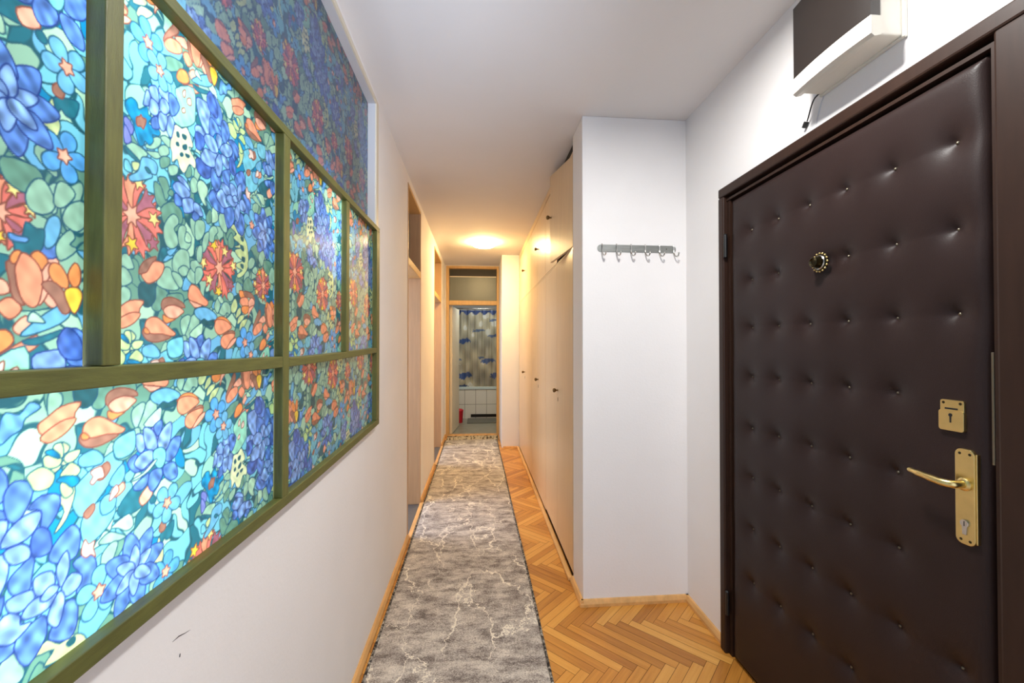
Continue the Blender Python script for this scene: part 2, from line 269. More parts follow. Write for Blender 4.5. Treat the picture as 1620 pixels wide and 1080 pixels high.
FILM = """
K 1147,2847 1158,2872 1185,2865 1206,2888 1228,2874 1196,2855 1190,2834 1169,2823 1147,2808
A 1310,2723 1341,2706 1354,2687 1378,2698 1402,2688 1424,2701 1450,2678 1431,2664 1395,2656 1396,2625 1372,2618 1348,2641 1329,2671 1317,2699
A 1316,2745 1354,2732 1384,2709 1398,2692 1378,2692 1354,2687 1335,2708 1310,2726
A 1851,3570 1963,3630 1985,3588 1937,3537 1884,3490 1858,3489 1839,3533
A 1871,3484 1923,3506 1965,3471 1938,3428 1885,3408 1865,3440
T 1972,3463 2030,3512 2133,3553 2134,3500 2070,3445 1994,3433
G 1361,3243 1388,3240 1398,3221 1416,3212 1409,3188 1388,3174 1368,3190
G 1377,3262 1408,3274 1422,3254 1426,3231 1409,3204 1395,3233
G 1389,3171 1437,3209 1467,3200 1483,3186 1483,3153 1460,3146 1445,3170 1424,3154 1404,3127
G 1430,3246 1444,3241 1437,3225 1419,3229
T 1543,3268 1564,3279 1582,3259 1552,3242
T 1397,3050 1418,3049 1421,3034 1411,3027 1390,3002 1384,3021
L 1418,3044 1461,3065 1439,3036 1425,3032
S 1424,3154 1445,3170 1464,3163 1466,3145 1446,3123 1461,3103 1465,3076 1439,3056 1414,3061 1401,3092 1405,3124
S 1527,3183 1557,3174 1597,3174 1597,3144 1580,3122 1549,3120 1532,3138 1523,3164
S 1468,3132 1487,3146 1503,3139 1500,3102 1528,3098 1516,3075 1492,3060 1473,3073 1465,3101
M 1505,3128 1528,3117 1524,3097 1498,3097
S 1447,3034 1477,3063 1512,3063 1521,3036 1521,2988 1493,2970 1455,2974 1440,3001
S 1554,3086 1580,3099 1585,3064 1572,3026 1554,3046
S 1588,3124 1620,3160 1640,3137 1626,3097 1598,3076 1587,3097
M 1564,3328 1590,3336 1616,3319 1600,3283 1612,3254 1587,3260 1564,3282
S 1248,2994 1270,2999 1285,2976 1285,2962 1249,2960
S 1522,3306 1538,3330 1560,3321 1560,3289 1530,3272
U 1459,3298 1482,3307 1514,3289 1518,3273 1482,3285
U 1440,3261 1455,3280 1482,3285 1518,3271 1518,3254 1486,3238 1455,3245
V 1452,3241 1475,3233 1481,3210 1456,3204 1446,3220
U 1486,3235 1531,3251 1541,3236 1537,3209 1499,3191 1487,3204
U 1541,3242 1569,3240 1590,3211 1565,3205 1542,3216
V 1542,3209 1568,3204 1559,3178 1533,3187
L 1497,2967 1513,2973 1530,2956 1514,2931 1486,2930
S 1246,2959 1268,2954 1282,2933 1277,2920 1247,2909
S 1247,2904 1274,2901 1277,2876 1258,2860 1245,2856
D 1307,2915 1327,2930 1371,2932 1373,2899 1359,2867 1331,2857 1309,2879
G 1375,2927 1416,2915 1427,2898 1399,2884 1392,2853 1372,2847 1356,2860 1372,2886
G 1423,2905 1478,2915 1494,2900 1490,2883 1445,2896 1423,2895
S 1374,2935 1398,2970 1411,2990 1433,2989 1440,2969 1470,2933 1448,2922 1405,2921
S 1440,2981 1470,2979 1489,2961 1486,2941 1474,2934 1444,2964
S 1470,2996 1493,3011 1517,3004 1509,2983 1489,2974 1470,2985
S 1509,2978 1533,3010 1586,2985 1564,2964 1542,2957 1522,2963
S 1533,3036 1585,3041 1594,3001 1568,2990 1529,3010
B 1307,2954 1311,2971 1329,2994 1370,3015 1364,2996 1339,2964 1314,2953
C 1316,2950 1336,2961 1351,2984 1367,3000 1401,2999 1401,2978 1384,2952 1358,2934 1336,2930
P 1522,2896 1560,2890 1587,2884 1552,2875 1535,2885
C 1516,2911 1522,2940 1538,2953 1568,2944 1591,2920 1621,2903 1609,2886 1560,2893 1526,2898
B 1395,2871 1406,2889 1441,2897 1486,2886 1500,2870 1471,2870 1427,2869 1402,2854
O 1403,2838 1420,2832 1457,2830 1435,2819 1417,2813 1403,2823
P 1404,2853 1427,2869 1464,2871 1495,2857 1479,2844 1457,2831 1424,2832
C 1224,2834 1245,2849 1277,2869 1324,2873 1310,2850 1304,2836 1258,2825 1232,2812
C 1229,2805 1264,2828 1289,2836 1313,2834 1295,2811 1270,2796 1245,2790
B 1322,2779 1331,2794 1350,2778 1400,2777 1435,2769 1407,2758 1370,2752 1338,2759
C 1331,2799 1337,2816 1356,2827 1382,2826 1410,2810 1442,2790 1457,2780 1442,2772 1400,2778 1354,2778 1335,2791
O 1327,2789 1335,2794 1349,2779 1332,2778
S 1479,2816 1487,2833 1515,2846 1529,2839 1519,2813 1500,2773 1484,2792
S 1533,2842 1552,2849 1574,2830 1566,2792 1551,2766 1504,2770 1523,2813
G 1421,2737 1435,2758 1465,2770 1480,2770 1492,2748 1492,2718 1466,2694 1429,2703
F 1259,2774 1276,2784 1296,2771 1293,2759 1276,2754
F 1279,2735 1305,2754 1320,2747 1308,2733 1285,2728
D 1248,2763 1259,2765 1273,2751 1268,2747 1254,2756
F 1248,2749 1268,2744 1276,2726 1260,2717 1246,2731
L 1323,2735 1360,2745 1387,2724 1384,2704 1329,2710
L 1554,2869 1612,2880 1670,2858 1665,2839 1599,2828 1555,2846
D 1577,2815 1599,2837 1622,2830 1660,2838 1656,2819
S 1551,3178 1595,3191 1600,3157 1578,3122 1551,3118
S 1623,3160 1642,3187 1666,3191 1676,3175 1657,3154 1652,3131 1628,3128
S 1587,3112 1600,3145 1623,3160 1623,3133 1610,3097 1592,3078
S 1556,3064 1565,3092 1585,3100 1587,3071 1579,3039 1561,3042
M 1686,3219 1712,3226 1736,3198 1723,3184 1697,3193
S 1553,3011 1583,3020 1592,2998 1571,2967 1553,2959
G 1745,3171 1767,3196 1784,3161 1773,3135 1745,3138
F 1758,3217 1783,3234 1813,3205 1846,3204 1875,3183 1888,3137 1886,3079 1851,3038 1815,3022 1806,3034 1845,3058 1809,3062 1800,3077 1844,3099 1811,3110 1790,3132 1838,3150 1782,3143 1825,3164 1778,3179 1801,3202
D 1831,3195 1849,3198 1850,3184 1837,3184
D 1828,3161 1850,3160 1853,3143 1838,3145
D 1841,3113 1863,3114 1860,3097 1844,3099
D 1832,3081 1851,3082 1851,3069 1839,3069
S 1889,3101 1915,3128 1942,3119 1928,3087 1895,3074
S 1973,3140 1997,3176 2027,3175 2031,3157 2006,3106 1984,3120
S 2085,3172 2101,3203 2134,3158 2130,3137
G 2020,3135 2089,3141 2106,3105 2074,3076 2028,3091
S 1922,3072 1949,3095 1966,3080 1949,3058
S 1798,2982 1809,3004 1840,2991 1840,2967 1804,2956
G 1852,3003 1889,3037 1929,3008 1923,2978 1865,2977
S 1739,2941 1758,2955 1781,2946 1776,2926 1753,2918
S 2110,3098 2135,3122 2135,3054 2115,3059
S 1695,2882 1716,2909 1742,2912 1762,2894 1759,2867 1737,2872 1722,2858 1690,2865
S 1660,2897 1679,2921 1695,2901 1690,2881 1678,2864 1662,2879
M 1679,2924 1695,2932 1716,2915 1700,2904
F 1765,2898 1793,2934 1811,2905 1793,2877 1771,2875
F 1799,2857 1811,2888 1832,2900 1835,2877 1811,2858
F 1811,2837 1823,2862 1860,2872 1854,2854 1817,2831
F 1824,2807 1841,2843 1885,2856 1866,2827 1842,2808
O 1822,2968 1852,2970 1868,2949 1834,2942
B 1858,2971 1916,2969 1944,2944 1903,2950 1865,2952
C 1828,2924 1840,2941 1878,2947 1894,2931 1888,2913 1847,2909
P 1894,2931 1917,2950 1940,2940 1937,2921 1904,2909 1894,2917
O 1844,2905 1891,2911 1898,2896 1872,2876 1847,2884
P 1898,2903 1937,2917 1904,2886 1892,2863
O 1660,2832 1690,2851 1732,2849 1766,2825 1711,2838 1675,2836
C 1663,2823 1675,2839 1711,2841 1743,2834 1771,2815 1738,2798 1691,2783 1666,2798
B 1712,2781 1771,2802 1794,2790 1749,2788
C 1699,2758 1712,2778 1749,2788 1789,2789 1789,2776 1766,2762 1734,2730 1707,2739
P 1739,2729 1772,2762 1803,2773 1795,2756 1761,2733
G 1926,2743 1960,2776 2017,2788 2003,2758 1947,2721
B 1932,2822 1959,2868 1986,2903 1994,2878 1959,2838 1932,2801
P 1980,2854 2023,2880 2038,2854 2002,2844
C 1932,2801 1959,2835 2002,2846 2009,2822 1980,2799 1946,2787
C 2016,2822 2039,2843 2062,2821 2039,2797
P 2047,2781 2070,2805 2090,2790 2078,2766 2055,2766
O 1988,2732 2003,2762 2032,2773 2047,2751 2025,2728 1996,2720
C 2055,2743 2094,2763 2098,2743 2063,2720 2018,2716
P 2084,2920 2108,2946 2141,2941 2142,2840 2117,2835 2093,2877
V 2076,2966 2091,2991 2132,3000 2145,2961 2116,2942
M 1560,3320 1584,3335 1614,3320 1612,3295 1598,3272 1608,3251 1585,3258 1562,3289
M 1636,3221 1646,3261 1670,3253 1678,3224 1661,3207 1641,3201
S 1683,3242 1712,3257 1736,3200 1718,3185 1686,3208
G 1608,3215 1631,3247 1639,3206 1613,3190
F 1798,3474 1821,3515 1809,3550 1833,3582 1848,3555 1827,3497
S 1977,3633 2006,3666 2044,3672 2037,3615 1992,3610
M 2059,3680 2123,3722 2123,3682 2099,3667
G 1939,3369 1973,3389 1995,3358 1953,3319 1939,3333
M 1952,3422 2009,3435 2024,3398 2002,3391 1973,3411
B 1909,3587 1936,3603 1946,3582 1923,3560 1906,3567
B 1871,3491 1897,3506 1900,3489 1881,3474
L 1943,3544 1985,3584 1993,3550 1972,3526
L 1917,3500 1937,3515 1965,3501 1958,3469 1924,3466
P 1958,3513 1986,3532 1993,3512 1965,3499
P 2046,3468 2085,3494 2093,3461 2058,3441
I 2044,3638 2099,3667 2124,3650 2116,3610 2052,3610
I 2037,3569 2068,3597 2104,3597 2092,3560 2053,3544
U 1550,3613 1585,3628 1617,3626 1627,3582 1619,3523 1595,3520 1564,3559
V 1620,3636 1641,3682 1670,3672 1696,3639 1692,3589 1642,3590
V 1627,3589 1666,3582 1697,3560 1692,3548 1662,3548 1638,3520 1623,3537
V 1692,3598 1712,3622 1745,3607 1745,3574 1719,3535 1698,3550
U 1547,3515 1573,3526 1600,3513 1591,3500 1547,3495
W 1547,3492 1587,3498 1596,3475 1574,3441 1548,3443
V 1740,3552 1768,3572 1809,3558 1803,3518 1769,3486 1768,3539
W 1548,3388 1565,3410 1601,3399 1634,3401 1630,3369 1602,3351 1562,3358
V 1634,3395 1651,3408 1669,3384 1694,3388 1684,3346 1660,3325 1635,3352
V 1702,3414 1725,3433 1753,3442 1748,3397 1742,3372 1710,3382
W 1747,3482 1763,3502 1786,3483 1790,3437 1753,3442
U 1574,3414 1596,3457 1624,3464 1668,3472 1656,3441 1654,3414 1611,3403
U 1658,3436 1683,3479 1701,3455 1699,3422 1681,3388 1664,3401
U 1693,3480 1725,3482 1744,3464 1742,3443 1709,3446
U 1593,3501 1614,3518 1647,3522 1670,3505 1673,3478 1638,3465 1605,3477
U 1660,3528 1672,3550 1698,3544 1695,3517 1678,3493 1667,3516
U 1688,3491 1698,3519 1730,3540 1765,3538 1763,3513 1736,3488
V 1787,3416 1798,3447 1840,3475 1862,3445 1853,3396 1817,3396
V 1624,3299 1645,3325 1670,3316 1665,3302 1690,3285 1714,3277 1712,3257 1665,3255 1631,3274
V 1844,3379 1879,3385 1905,3358 1906,3308 1886,3288 1854,3302 1867,3338
V 1719,3279 1771,3299 1783,3273 1778,3241 1744,3208 1722,3238
V 1789,3245 1830,3295 1855,3278 1855,3226 1837,3203 1801,3221
U 1700,3375 1748,3370 1754,3346 1727,3336 1705,3348
U 1756,3393 1793,3388 1799,3349 1765,3347 1754,3366
U 1665,3311 1695,3347 1724,3329 1727,3307 1749,3298 1711,3279 1685,3293
U 1729,3324 1743,3341 1765,3344 1777,3328 1806,3331 1783,3306 1743,3310
U 1805,3392 1828,3418 1835,3376 1817,3339 1808,3359
U 1768,3338 1788,3355 1808,3346 1805,3334 1782,3326
U 1817,3335 1841,3357 1867,3338 1861,3315 1830,3308
U 1788,3298 1811,3330 1824,3310 1818,3270 1806,3250 1786,3274
A 1253,3263 1267,3265 1279,3239 1254,3238
S 1258,3307 1286,3326 1335,3317 1313,3295 1308,3282 1278,3293
T 1253,3302 1267,3300 1308,3282 1302,3277 1264,3287
F 1278,3267 1302,3277 1305,3262 1287,3247
S 1325,3337 1359,3379 1386,3389 1383,3367 1353,3340
S 1331,3325 1376,3341 1390,3334 1360,3316 1316,3328
S 1376,3351 1396,3374 1417,3376 1421,3357 1390,3334
S 1386,3394 1406,3407 1428,3402 1424,3379 1400,3383
G 1383,3321 1397,3338 1425,3345 1422,3320 1390,3298
S 1418,3313 1440,3330 1462,3332 1458,3308 1429,3291
G 1497,3324 1517,3361 1529,3349 1526,3327 1505,3314
L 1305,3264 1313,3295 1332,3305 1360,3308 1374,3294 1367,3268 1348,3265 1351,3252 1282,3214 1270,3224 1296,3246
T 1326,3271 1335,3276 1348,3268 1338,3261
X 1448,3585 1534,3639 1544,3558 1536,3516 1476,3473 1434,3483 1463,3535
R 1504,3583 1520,3594 1523,3574 1506,3568
R 1479,3535 1491,3545 1493,3532 1481,3525
R 1482,3595 1494,3608 1492,3585 1484,3581
Q 1444,3461 1464,3469 1480,3469 1503,3484 1528,3452 1533,3431 1512,3421 1546,3391 1544,3362 1517,3366 1493,3325 1470,3335 1458,3357 1436,3337 1435,3368 1428,3381 1428,3402
D 1455,3444 1464,3448 1466,3435 1457,3433
D 1482,3451 1500,3454 1496,3441 1484,3441
D 1454,3409 1463,3414 1465,3405 1455,3402
D 1484,3413 1502,3425 1502,3411 1488,3404
D 1471,3379 1481,3388 1486,3384 1477,3375
D 1498,3392 1516,3395 1512,3387 1502,3385
I 1252,3385 1269,3383 1283,3364 1272,3344 1252,3365
I 1251,3361 1266,3351 1275,3327 1253,3312
Z 1254,3428 1274,3451 1294,3449 1301,3432 1330,3458 1336,3437 1349,3434 1337,3410 1379,3412 1379,3394 1353,3385 1356,3367 1341,3347 1325,3352 1319,3336 1304,3329 1292,3355 1277,3390 1257,3409
B 1293,3403 1305,3414 1309,3421 1315,3415 1327,3417 1324,3401 1317,3384 1309,3388 1296,3383
U 1318,3465 1329,3507 1342,3500 1339,3468 1318,3456
U 1339,3523 1364,3541 1376,3520 1375,3494 1352,3496 1342,3507
U 1377,3547 1405,3564 1419,3549 1419,3520 1398,3521 1381,3526
V 1419,3551 1441,3557 1467,3537 1449,3499 1430,3489 1421,3516
V 1349,3431 1369,3449 1375,3433 1379,3417 1353,3406
U 1413,3466 1427,3484 1444,3469 1435,3427 1428,3413 1410,3430
U 1375,3443 1382,3470 1409,3477 1413,3458 1403,3424 1386,3418
U 1341,3472 1348,3494 1375,3489 1375,3463 1359,3447 1341,3452
U 1380,3492 1388,3517 1409,3522 1423,3501 1406,3476 1385,3477
S 998,3074 1016,3112 1039,3117 1061,3080 1055,3054 1032,3040 1006,3045
S 1059,3076 1067,3124 1088,3132 1110,3115 1097,3089 1076,3069
S 1080,3049 1097,3084 1133,3101 1139,3049 1116,3023 1089,3030
S 1065,2965 1072,2992 1098,3022 1111,3006 1098,2986 1116,2977 1077,2943
L 1048,3035 1068,3045 1076,3023 1064,2982 1044,2965 1036,2991
T 977,2957 968,2977 992,2976 999,3012 1021,3003 1038,3004 1033,2962 1007,2940 980,2942
K 966,2980 982,2977 1003,2978 999,2968 970,2966
L 994,2769 1070,2833 1100,2819 1075,2792 1012,2765
M 1005,2796 1016,2816 1042,2794 1020,2793
T 995,2750 1039,2762 1088,2780 1071,2763 1020,2742
B 962,2916 979,2915 981,2870 997,2830 976,2843 969,2876
O 1010,2941 1025,2954 1045,2940 1043,2920 1031,2914 1022,2928
O 969,2928 977,2943 989,2944 981,2920 972,2918
P 1035,2910 1051,2932 1049,2897 1032,2880
P 1032,2874 1047,2868 1040,2847 1027,2833
C 979,2900 984,2924 994,2943 1018,2931 1033,2906 1034,2870 1025,2833 1008,2828 990,2849
O 1049,2913 1057,2933 1077,2930 1095,2900 1091,2878 1061,2890
O 1095,2912 1112,2944 1126,2927 1124,2895 1108,2885
B 1034,2880 1057,2890 1082,2872 1100,2828 1083,2818 1062,2849
Y 1087,2869 1099,2881 1122,2882 1131,2861 1113,2820 1095,2844
W 1071,2750 1092,2784 1119,2768 1133,2742 1131,2707 1088,2712
T 1056,3320 1073,3330 1094,3340 1117,3343 1108,3303 1086,3295 1073,3305 1061,3285
F 1020,3266 1041,3290 1052,3318 1061,3289 1072,3262 1061,3231 1041,3246 1028,3247
T 1014,3446 1027,3456 1039,3444 1035,3433 1020,3434
B 1054,3348 1068,3363 1081,3352 1075,3331 1056,3332
H 1235,2753 1243,2761 1259,2754 1278,2744 1270,2729 1243,2732
H 1202,2726 1225,2737 1243,2732 1262,2710 1251,2686 1220,2688 1208,2708
H 1258,2776 1275,2783 1282,2765 1278,2746
H 1284,2745 1298,2755 1325,2754 1313,2734 1292,2731
H 1287,2719 1304,2728 1326,2705 1311,2692 1276,2703
H 1276,2683 1287,2685 1308,2658 1291,2647 1279,2660
Z 1267,2694 1281,2701 1317,2690 1323,2676 1305,2668 1287,2685
Z 1240,2769 1256,2771 1272,2756 1272,2748 1259,2754
R 1354,2690 1378,2697 1388,2689 1392,2666 1375,2666 1361,2656 1353,2664 1361,2676
R 1417,2620 1432,2631 1438,2613 1425,2602 1410,2596
U 1494,2753 1520,2750 1529,2710 1512,2699 1499,2717
V 1467,2679 1487,2697 1501,2693 1491,2672 1512,2649 1491,2648
V 1562,2763 1574,2775 1593,2781 1596,2760 1579,2734
V 1614,2678 1645,2713 1680,2707 1666,2665 1640,2645 1614,2648
V 1605,2633 1645,2636 1664,2608 1662,2582 1630,2582 1607,2606
V 1544,2618 1562,2634 1595,2628 1595,2599 1562,2570 1544,2590
V 1492,2611 1526,2624 1543,2629 1539,2602 1517,2589 1492,2597
U 1526,2770 1556,2757 1575,2724 1573,2696 1538,2704 1524,2743
U 1579,2723 1603,2755 1636,2766 1634,2719 1619,2688 1604,2688 1584,2697
U 1491,2672 1516,2696 1556,2696 1561,2667 1539,2655 1517,2648
A 1563,2691 1589,2696 1609,2683 1612,2657 1600,2634 1580,2636 1564,2662
M 1479,2628 1521,2636 1566,2662 1575,2659 1543,2636 1500,2625
A 1424,2752 1478,2769 1492,2763 1491,2716 1459,2701 1428,2709
S 1380,2499 1408,2511 1433,2499 1464,2476 1434,2477 1390,2488
S 1387,2458 1415,2479 1437,2472 1427,2442 1412,2421 1391,2411
R 1340,2523 1350,2507 1366,2508 1363,2491 1370,2467 1357,2479 1344,2477 1331,2495
P 1384,2397 1392,2373 1381,2354 1352,2342 1347,2354 1358,2365 1345,2382 1351,2390 1374,2383
"""
# ---------------------------------------------------------------- materials
M = {}
M['wall'] = mat('wall_paint', (237, 234, 232), .75, bump=.12, bscale=90, var=.02, vscale=3)
M['ceiling'] = mat('ceiling_paint', (226, 222, 220), .8, bump=.08, bscale=60, var=.02, vscale=2)
M['base'] = mat('baseboard_wood', (218, 168, 104), .45, var=.16, vscale=9, stretch=(3, .7, 3))
M['veneer'] = mat('birch_veneer', (217, 188, 148), .30, var=.06, vscale=7, stretch=(9, 9, .5), bump=.03, bscale=30)
M['jamb'] = mat('door_frame_wood', (206, 166, 108), .45, var=.08, vscale=8, stretch=(8, 8, .6))
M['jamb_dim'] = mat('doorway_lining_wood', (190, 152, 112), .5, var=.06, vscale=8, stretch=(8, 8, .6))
M['green'] = mat('green_stained_wood', (90, 93, 44), .5, var=.22, vscale=12, stretch=(10, 1.2, 10), bump=.12, bscale=90)
M['greenv'] = mat('green_stained_wood_upright', (94, 96, 45), .5, var=.22, vscale=12, stretch=(10, 10, 1.2), bump=.12, bscale=90)
M['white'] = mat('white_plastic', (216, 211, 198), .4)
M['cream'] = mat('cream_gloss_paint', (222, 212, 190), .4)
M['grey'] = mat('grey_white_paint', (206, 206, 210), .5)
M['dark'] = mat('dark_gap', (14, 12, 10), .8)
M['leather'] = mat('brown_leatherette', (40, 27, 25), .46, bump=.10, bscale=420, var=.1, vscale=5, spec=.24)
M['frame'] = mat('brown_painted_frame', (46, 29, 21), .45, var=.14, vscale=10, stretch=(6, 6, .8), spec=.25)
M['brass'] = mat('polished_brass', (226, 202, 136), .28, 1., var=.06, vscale=30)
M['chrome'] = mat('chrome', (205, 202, 196), .2, 1.)
M['steel'] = mat('brushed_steel', (150, 152, 148), .42, .7, var=.12, vscale=14, stretch=(1, 8, 8))
M['bronze'] = mat('dark_bronze', (70, 62, 44), .3, 1.)
M['black'] = mat('black_plastic', (18, 18, 18), .45)
M['smoked'] = mat('smoked_brown_plastic', (32, 26, 23), .3, var=.2, vscale=3)
M['btile'] = mat('bathroom_floor_tile', (138, 138, 128), .35, var=.12, vscale=8)
M['redpl'] = mat('red_plastic', (196, 24, 44), .35)
M['tub'] = mat('bathtub_enamel', (196, 216, 222), .2)
M['frost'] = mat('frosted_glass', (112, 117, 110), .34, var=.08, vscale=4)
M['bathmat'] = mat('grey_bath_mat', (112, 112, 106), .9, bump=.6, bscale=300)
M['side_tile'] = mat('side_room_floor_tile', (92, 88, 84), .5, var=.1)
M['lamp'] = mat('lit_lamp_glass', (255, 240, 205), .4, emit=(255, 218, 152), estr=155)
M['strike'] = mat('worn_steel_strip', (128, 120, 104), .4, 1.)
M['gap_shade'] = mat('transom_gap_shade', (50, 48, 42), .6)
M['knob'] = mat('antique_brass_knob', (120, 96, 62), .35, 1.)

def nodes(m): return m.node_tree, m.node_tree.nodes, m.node_tree.links
# white tiles with grout (bathtub front)
m = M['tile'] = mat('white_wall_tile', (222, 222, 218), .2); nt, N, L = nodes(m)
tc = N.new('ShaderNodeTexCoord'); mp = N.new('ShaderNodeMapping'); mp.inputs['Rotation'].default_value = (math.radians(90), 0, 0); mp.inputs['Location'].default_value = (.04, .0, 0)
bk = N.new('ShaderNodeTexBrick'); bk.offset = 0; bk.inputs['Scale'].default_value = 1; bk.inputs['Brick Width'].default_value = .205; bk.inputs['Row Height'].default_value = .27; bk.inputs['Mortar Size'].default_value = .005
bk.inputs['Color1'].default_value = bk.inputs['Color2'].default_value = (*lin((220, 220, 216)), 1); bk.inputs['Mortar'].default_value = (*lin((150, 152, 146)), 1)
L.new(tc.outputs['Object'], mp.inputs[0]); L.new(mp.outputs[0], bk.inputs[0]); L.new(bk.outputs[0], N['Principled BSDF'].inputs['Base Color'])

# parquet
m = M['parquet'] = mat('oak_parquet', (200, 138, 62), .34); nt, N, L = nodes(m); b = N['Principled BSDF']
at = N.new('ShaderNodeAttribute'); at.attribute_name = 'tone'; uv = N.new('ShaderNodeUVMap'); uv.uv_map = 'grain'
mp = N.new('ShaderNodeMapping'); mp.inputs['Scale'].default_value = (5, 70, 1); L.new(uv.outputs[0], mp.inputs[0])
nz = N.new('ShaderNodeTexNoise'); nz.inputs['Scale'].default_value = 1; nz.inputs['Detail'].default_value = 5; L.new(mp.outputs[0], nz.inputs['Vector'])
r1 = N.new('ShaderNodeValToRGB'); e = r1.color_ramp.elements; e[0].color = (*lin((146, 84, 32)), 1); e[1].color = (*lin((230, 172, 88)), 1); e.new(.5).color = (*lin((204, 138, 56)), 1)
ad = N.new('ShaderNodeMath'); ad.operation = 'MULTIPLY_ADD'; ad.inputs[1].default_value = .55; L.new(nz.outputs['Fac'], ad.inputs[0])
mu = N.new('ShaderNodeMath'); mu.operation = 'MULTIPLY_ADD'; mu.inputs[1].default_value = .6; mu.inputs[2].default_value = -.05; L.new(at.outputs['Fac'], mu.inputs[0]); L.new(mu.outputs[0], ad.inputs[2])
L.new(ad.outputs[0], r1.inputs[0]); L.new(r1.outputs[0], b.inputs['Base Color'])
M['joint'] = mat('parquet_joint', (70, 42, 18), .7)

# marble pattern of the runner
m = M['rug'] = mat('grey_marble_pile', (140, 132, 126), .95, spec=.1); nt, N, L = nodes(m); b = N['Principled BSDF']
tc = N.new('ShaderNodeTexCoord')
def noise(scale, det, vec, rough=.6, dist=0.):
    n = N.new('ShaderNodeTexNoise'); n.inputs['Scale'].default_value = scale; n.inputs['Detail'].default_value = det; n.inputs['Roughness'].default_value = rough; n.inputs['Distortion'].default_value = dist
    L.new(vec, n.inputs['Vector']); return n.outputs['Fac']
def math_(op, a, c=None, d=None):
    n = N.new('ShaderNodeMath'); n.operation = op
    for i, v in enumerate((a, c, d)):
        if v is None: continue
        if hasattr(v, 'is_linked'): L.new(v, n.inputs[i])
        else: n.inputs[i].default_value = v
    return n.outputs[0]
def ramp(fac, stops):
    r = N.new('ShaderNodeValToRGB'); e = r.color_ramp.elements
    e[0].position, e[0].color = stops[0][0], (*lin(stops[0][1]), 1); e[1].position, e[1].color = stops[-1][0], (*lin(stops[-1][1]), 1)
    for p, c in stops[1:-1]: e.new(p).color = (*lin(c), 1)
    L.new(fac, r.inputs[0]); return r.outputs[0]
def mix(fac, a, c):
    n = N.new('ShaderNodeMix'); n.data_type = 'RGBA'; L.new(fac, n.inputs[0]); L.new(a, n.inputs[6]); L.new(c, n.inputs[7]); return n.outputs[2]
obv = tc.outputs['Object']
mp = N.new('ShaderNodeMapping'); mp.inputs['Scale'].default_value = (1, 2.1, 1); L.new(obv, mp.inputs[0])
cloud = noise(6.5, 10, mp.outputs[0], .78); fine = noise(140, 3, mp.outputs[0], .7)
cl = math_('ADD', math_('MULTIPLY', cloud, .62), math_('MULTIPLY', fine, .48))
basec = ramp(cl, [(.44, (98, 88, 83)), (.515, (150, 140, 132)), (.575, (192, 183, 172)), (.66, (228, 219, 205))])
mp2 = N.new('ShaderNodeMapping'); mp2.inputs['Scale'].default_value = (1, .34, 1); L.new(obv, mp2.inputs[0])
wv = N.new('ShaderNodeVectorMath'); wv.operation = 'ADD'; nw = N.new('ShaderNodeTexNoise'); nw.inputs['Scale'].default_value = 7; nw.inputs['Detail'].default_value = 5; nw.inputs['Roughness'].default_value = .65; L.new(obv, nw.inputs['Vector'])
sc = N.new('ShaderNodeVectorMath'); sc.operation = 'SCALE'; sc.inputs[3].default_value = .16; L.new(nw.outputs['Color'], sc.inputs[0]); L.new(mp2.outputs[0], wv.inputs[0]); L.new(sc.outputs[0], wv.inputs[1])
vo = N.new('ShaderNodeTexVoronoi'); vo.feature = 'DISTANCE_TO_EDGE'; vo.inputs['Scale'].default_value = 5.2; L.new(wv.outputs[0], vo.inputs['Vector'])
gate = noise(3.2, 2, obv)
wid = math_('MULTIPLY', math_('MAXIMUM', math_('SUBTRACT', gate, .36), 0.), .10)
vein = math_('MULTIPLY', math_('SUBTRACT', 1., math_('MINIMUM', math_('DIVIDE', vo.outputs['Distance'], math_('ADD', wid, .0006)), 1.)), math_('ADD', .55, fine))
vc = N.new('ShaderNodeRGB'); vc.outputs[0].default_value = (*lin((242, 234, 216)), 1)
L.new(mix(math_('MINIMUM', math_('MULTIPLY', vein, 1.5), 1.), basec, vc.outputs[0]), b.inputs['Base Color'])
bp = N.new('ShaderNodeBump'); bp.inputs['Strength'].default_value = .5; bp.inputs['Distance'].default_value = .004; L.new(fine, bp.inputs['Height']); L.new(bp.outputs[0], b.inputs['Normal'])
# speckled edging of the runner
m = M['rugedge'] = mat('speckled_rug_edge', (80, 74, 70), .95, spec=.1); nt, N, L = nodes(m); b = N['Principled BSDF']; tc = N.new('ShaderNodeTexCoord')
L.new(ramp(noise(70, 3, tc.outputs['Object']), [(.42, (52, 48, 46)), (.56, (128, 122, 112)), (.66, (190, 184, 172))]), b.inputs['Base Color'])
# beige doormat with dark motifs
m = M['doormat'] = mat('beige_patterned_mat', (190, 176, 150), .95, spec=.1); nt, N, L = nodes(m); b = N['Principled BSDF']; tc = N.new('ShaderNodeTexCoord')
mp = N.new('ShaderNodeMapping'); mp.inputs['Scale'].default_value = (1, .35, 1); L.new(tc.outputs['Object'], mp.inputs[0])
L.new(ramp(noise(26, 2, mp.outputs[0]), [(.40, (196, 182, 156)), (.54, (190, 176, 148)), (.57, (84, 70, 56)), (.7, (66, 54, 44))]), b.inputs['Base Color'])
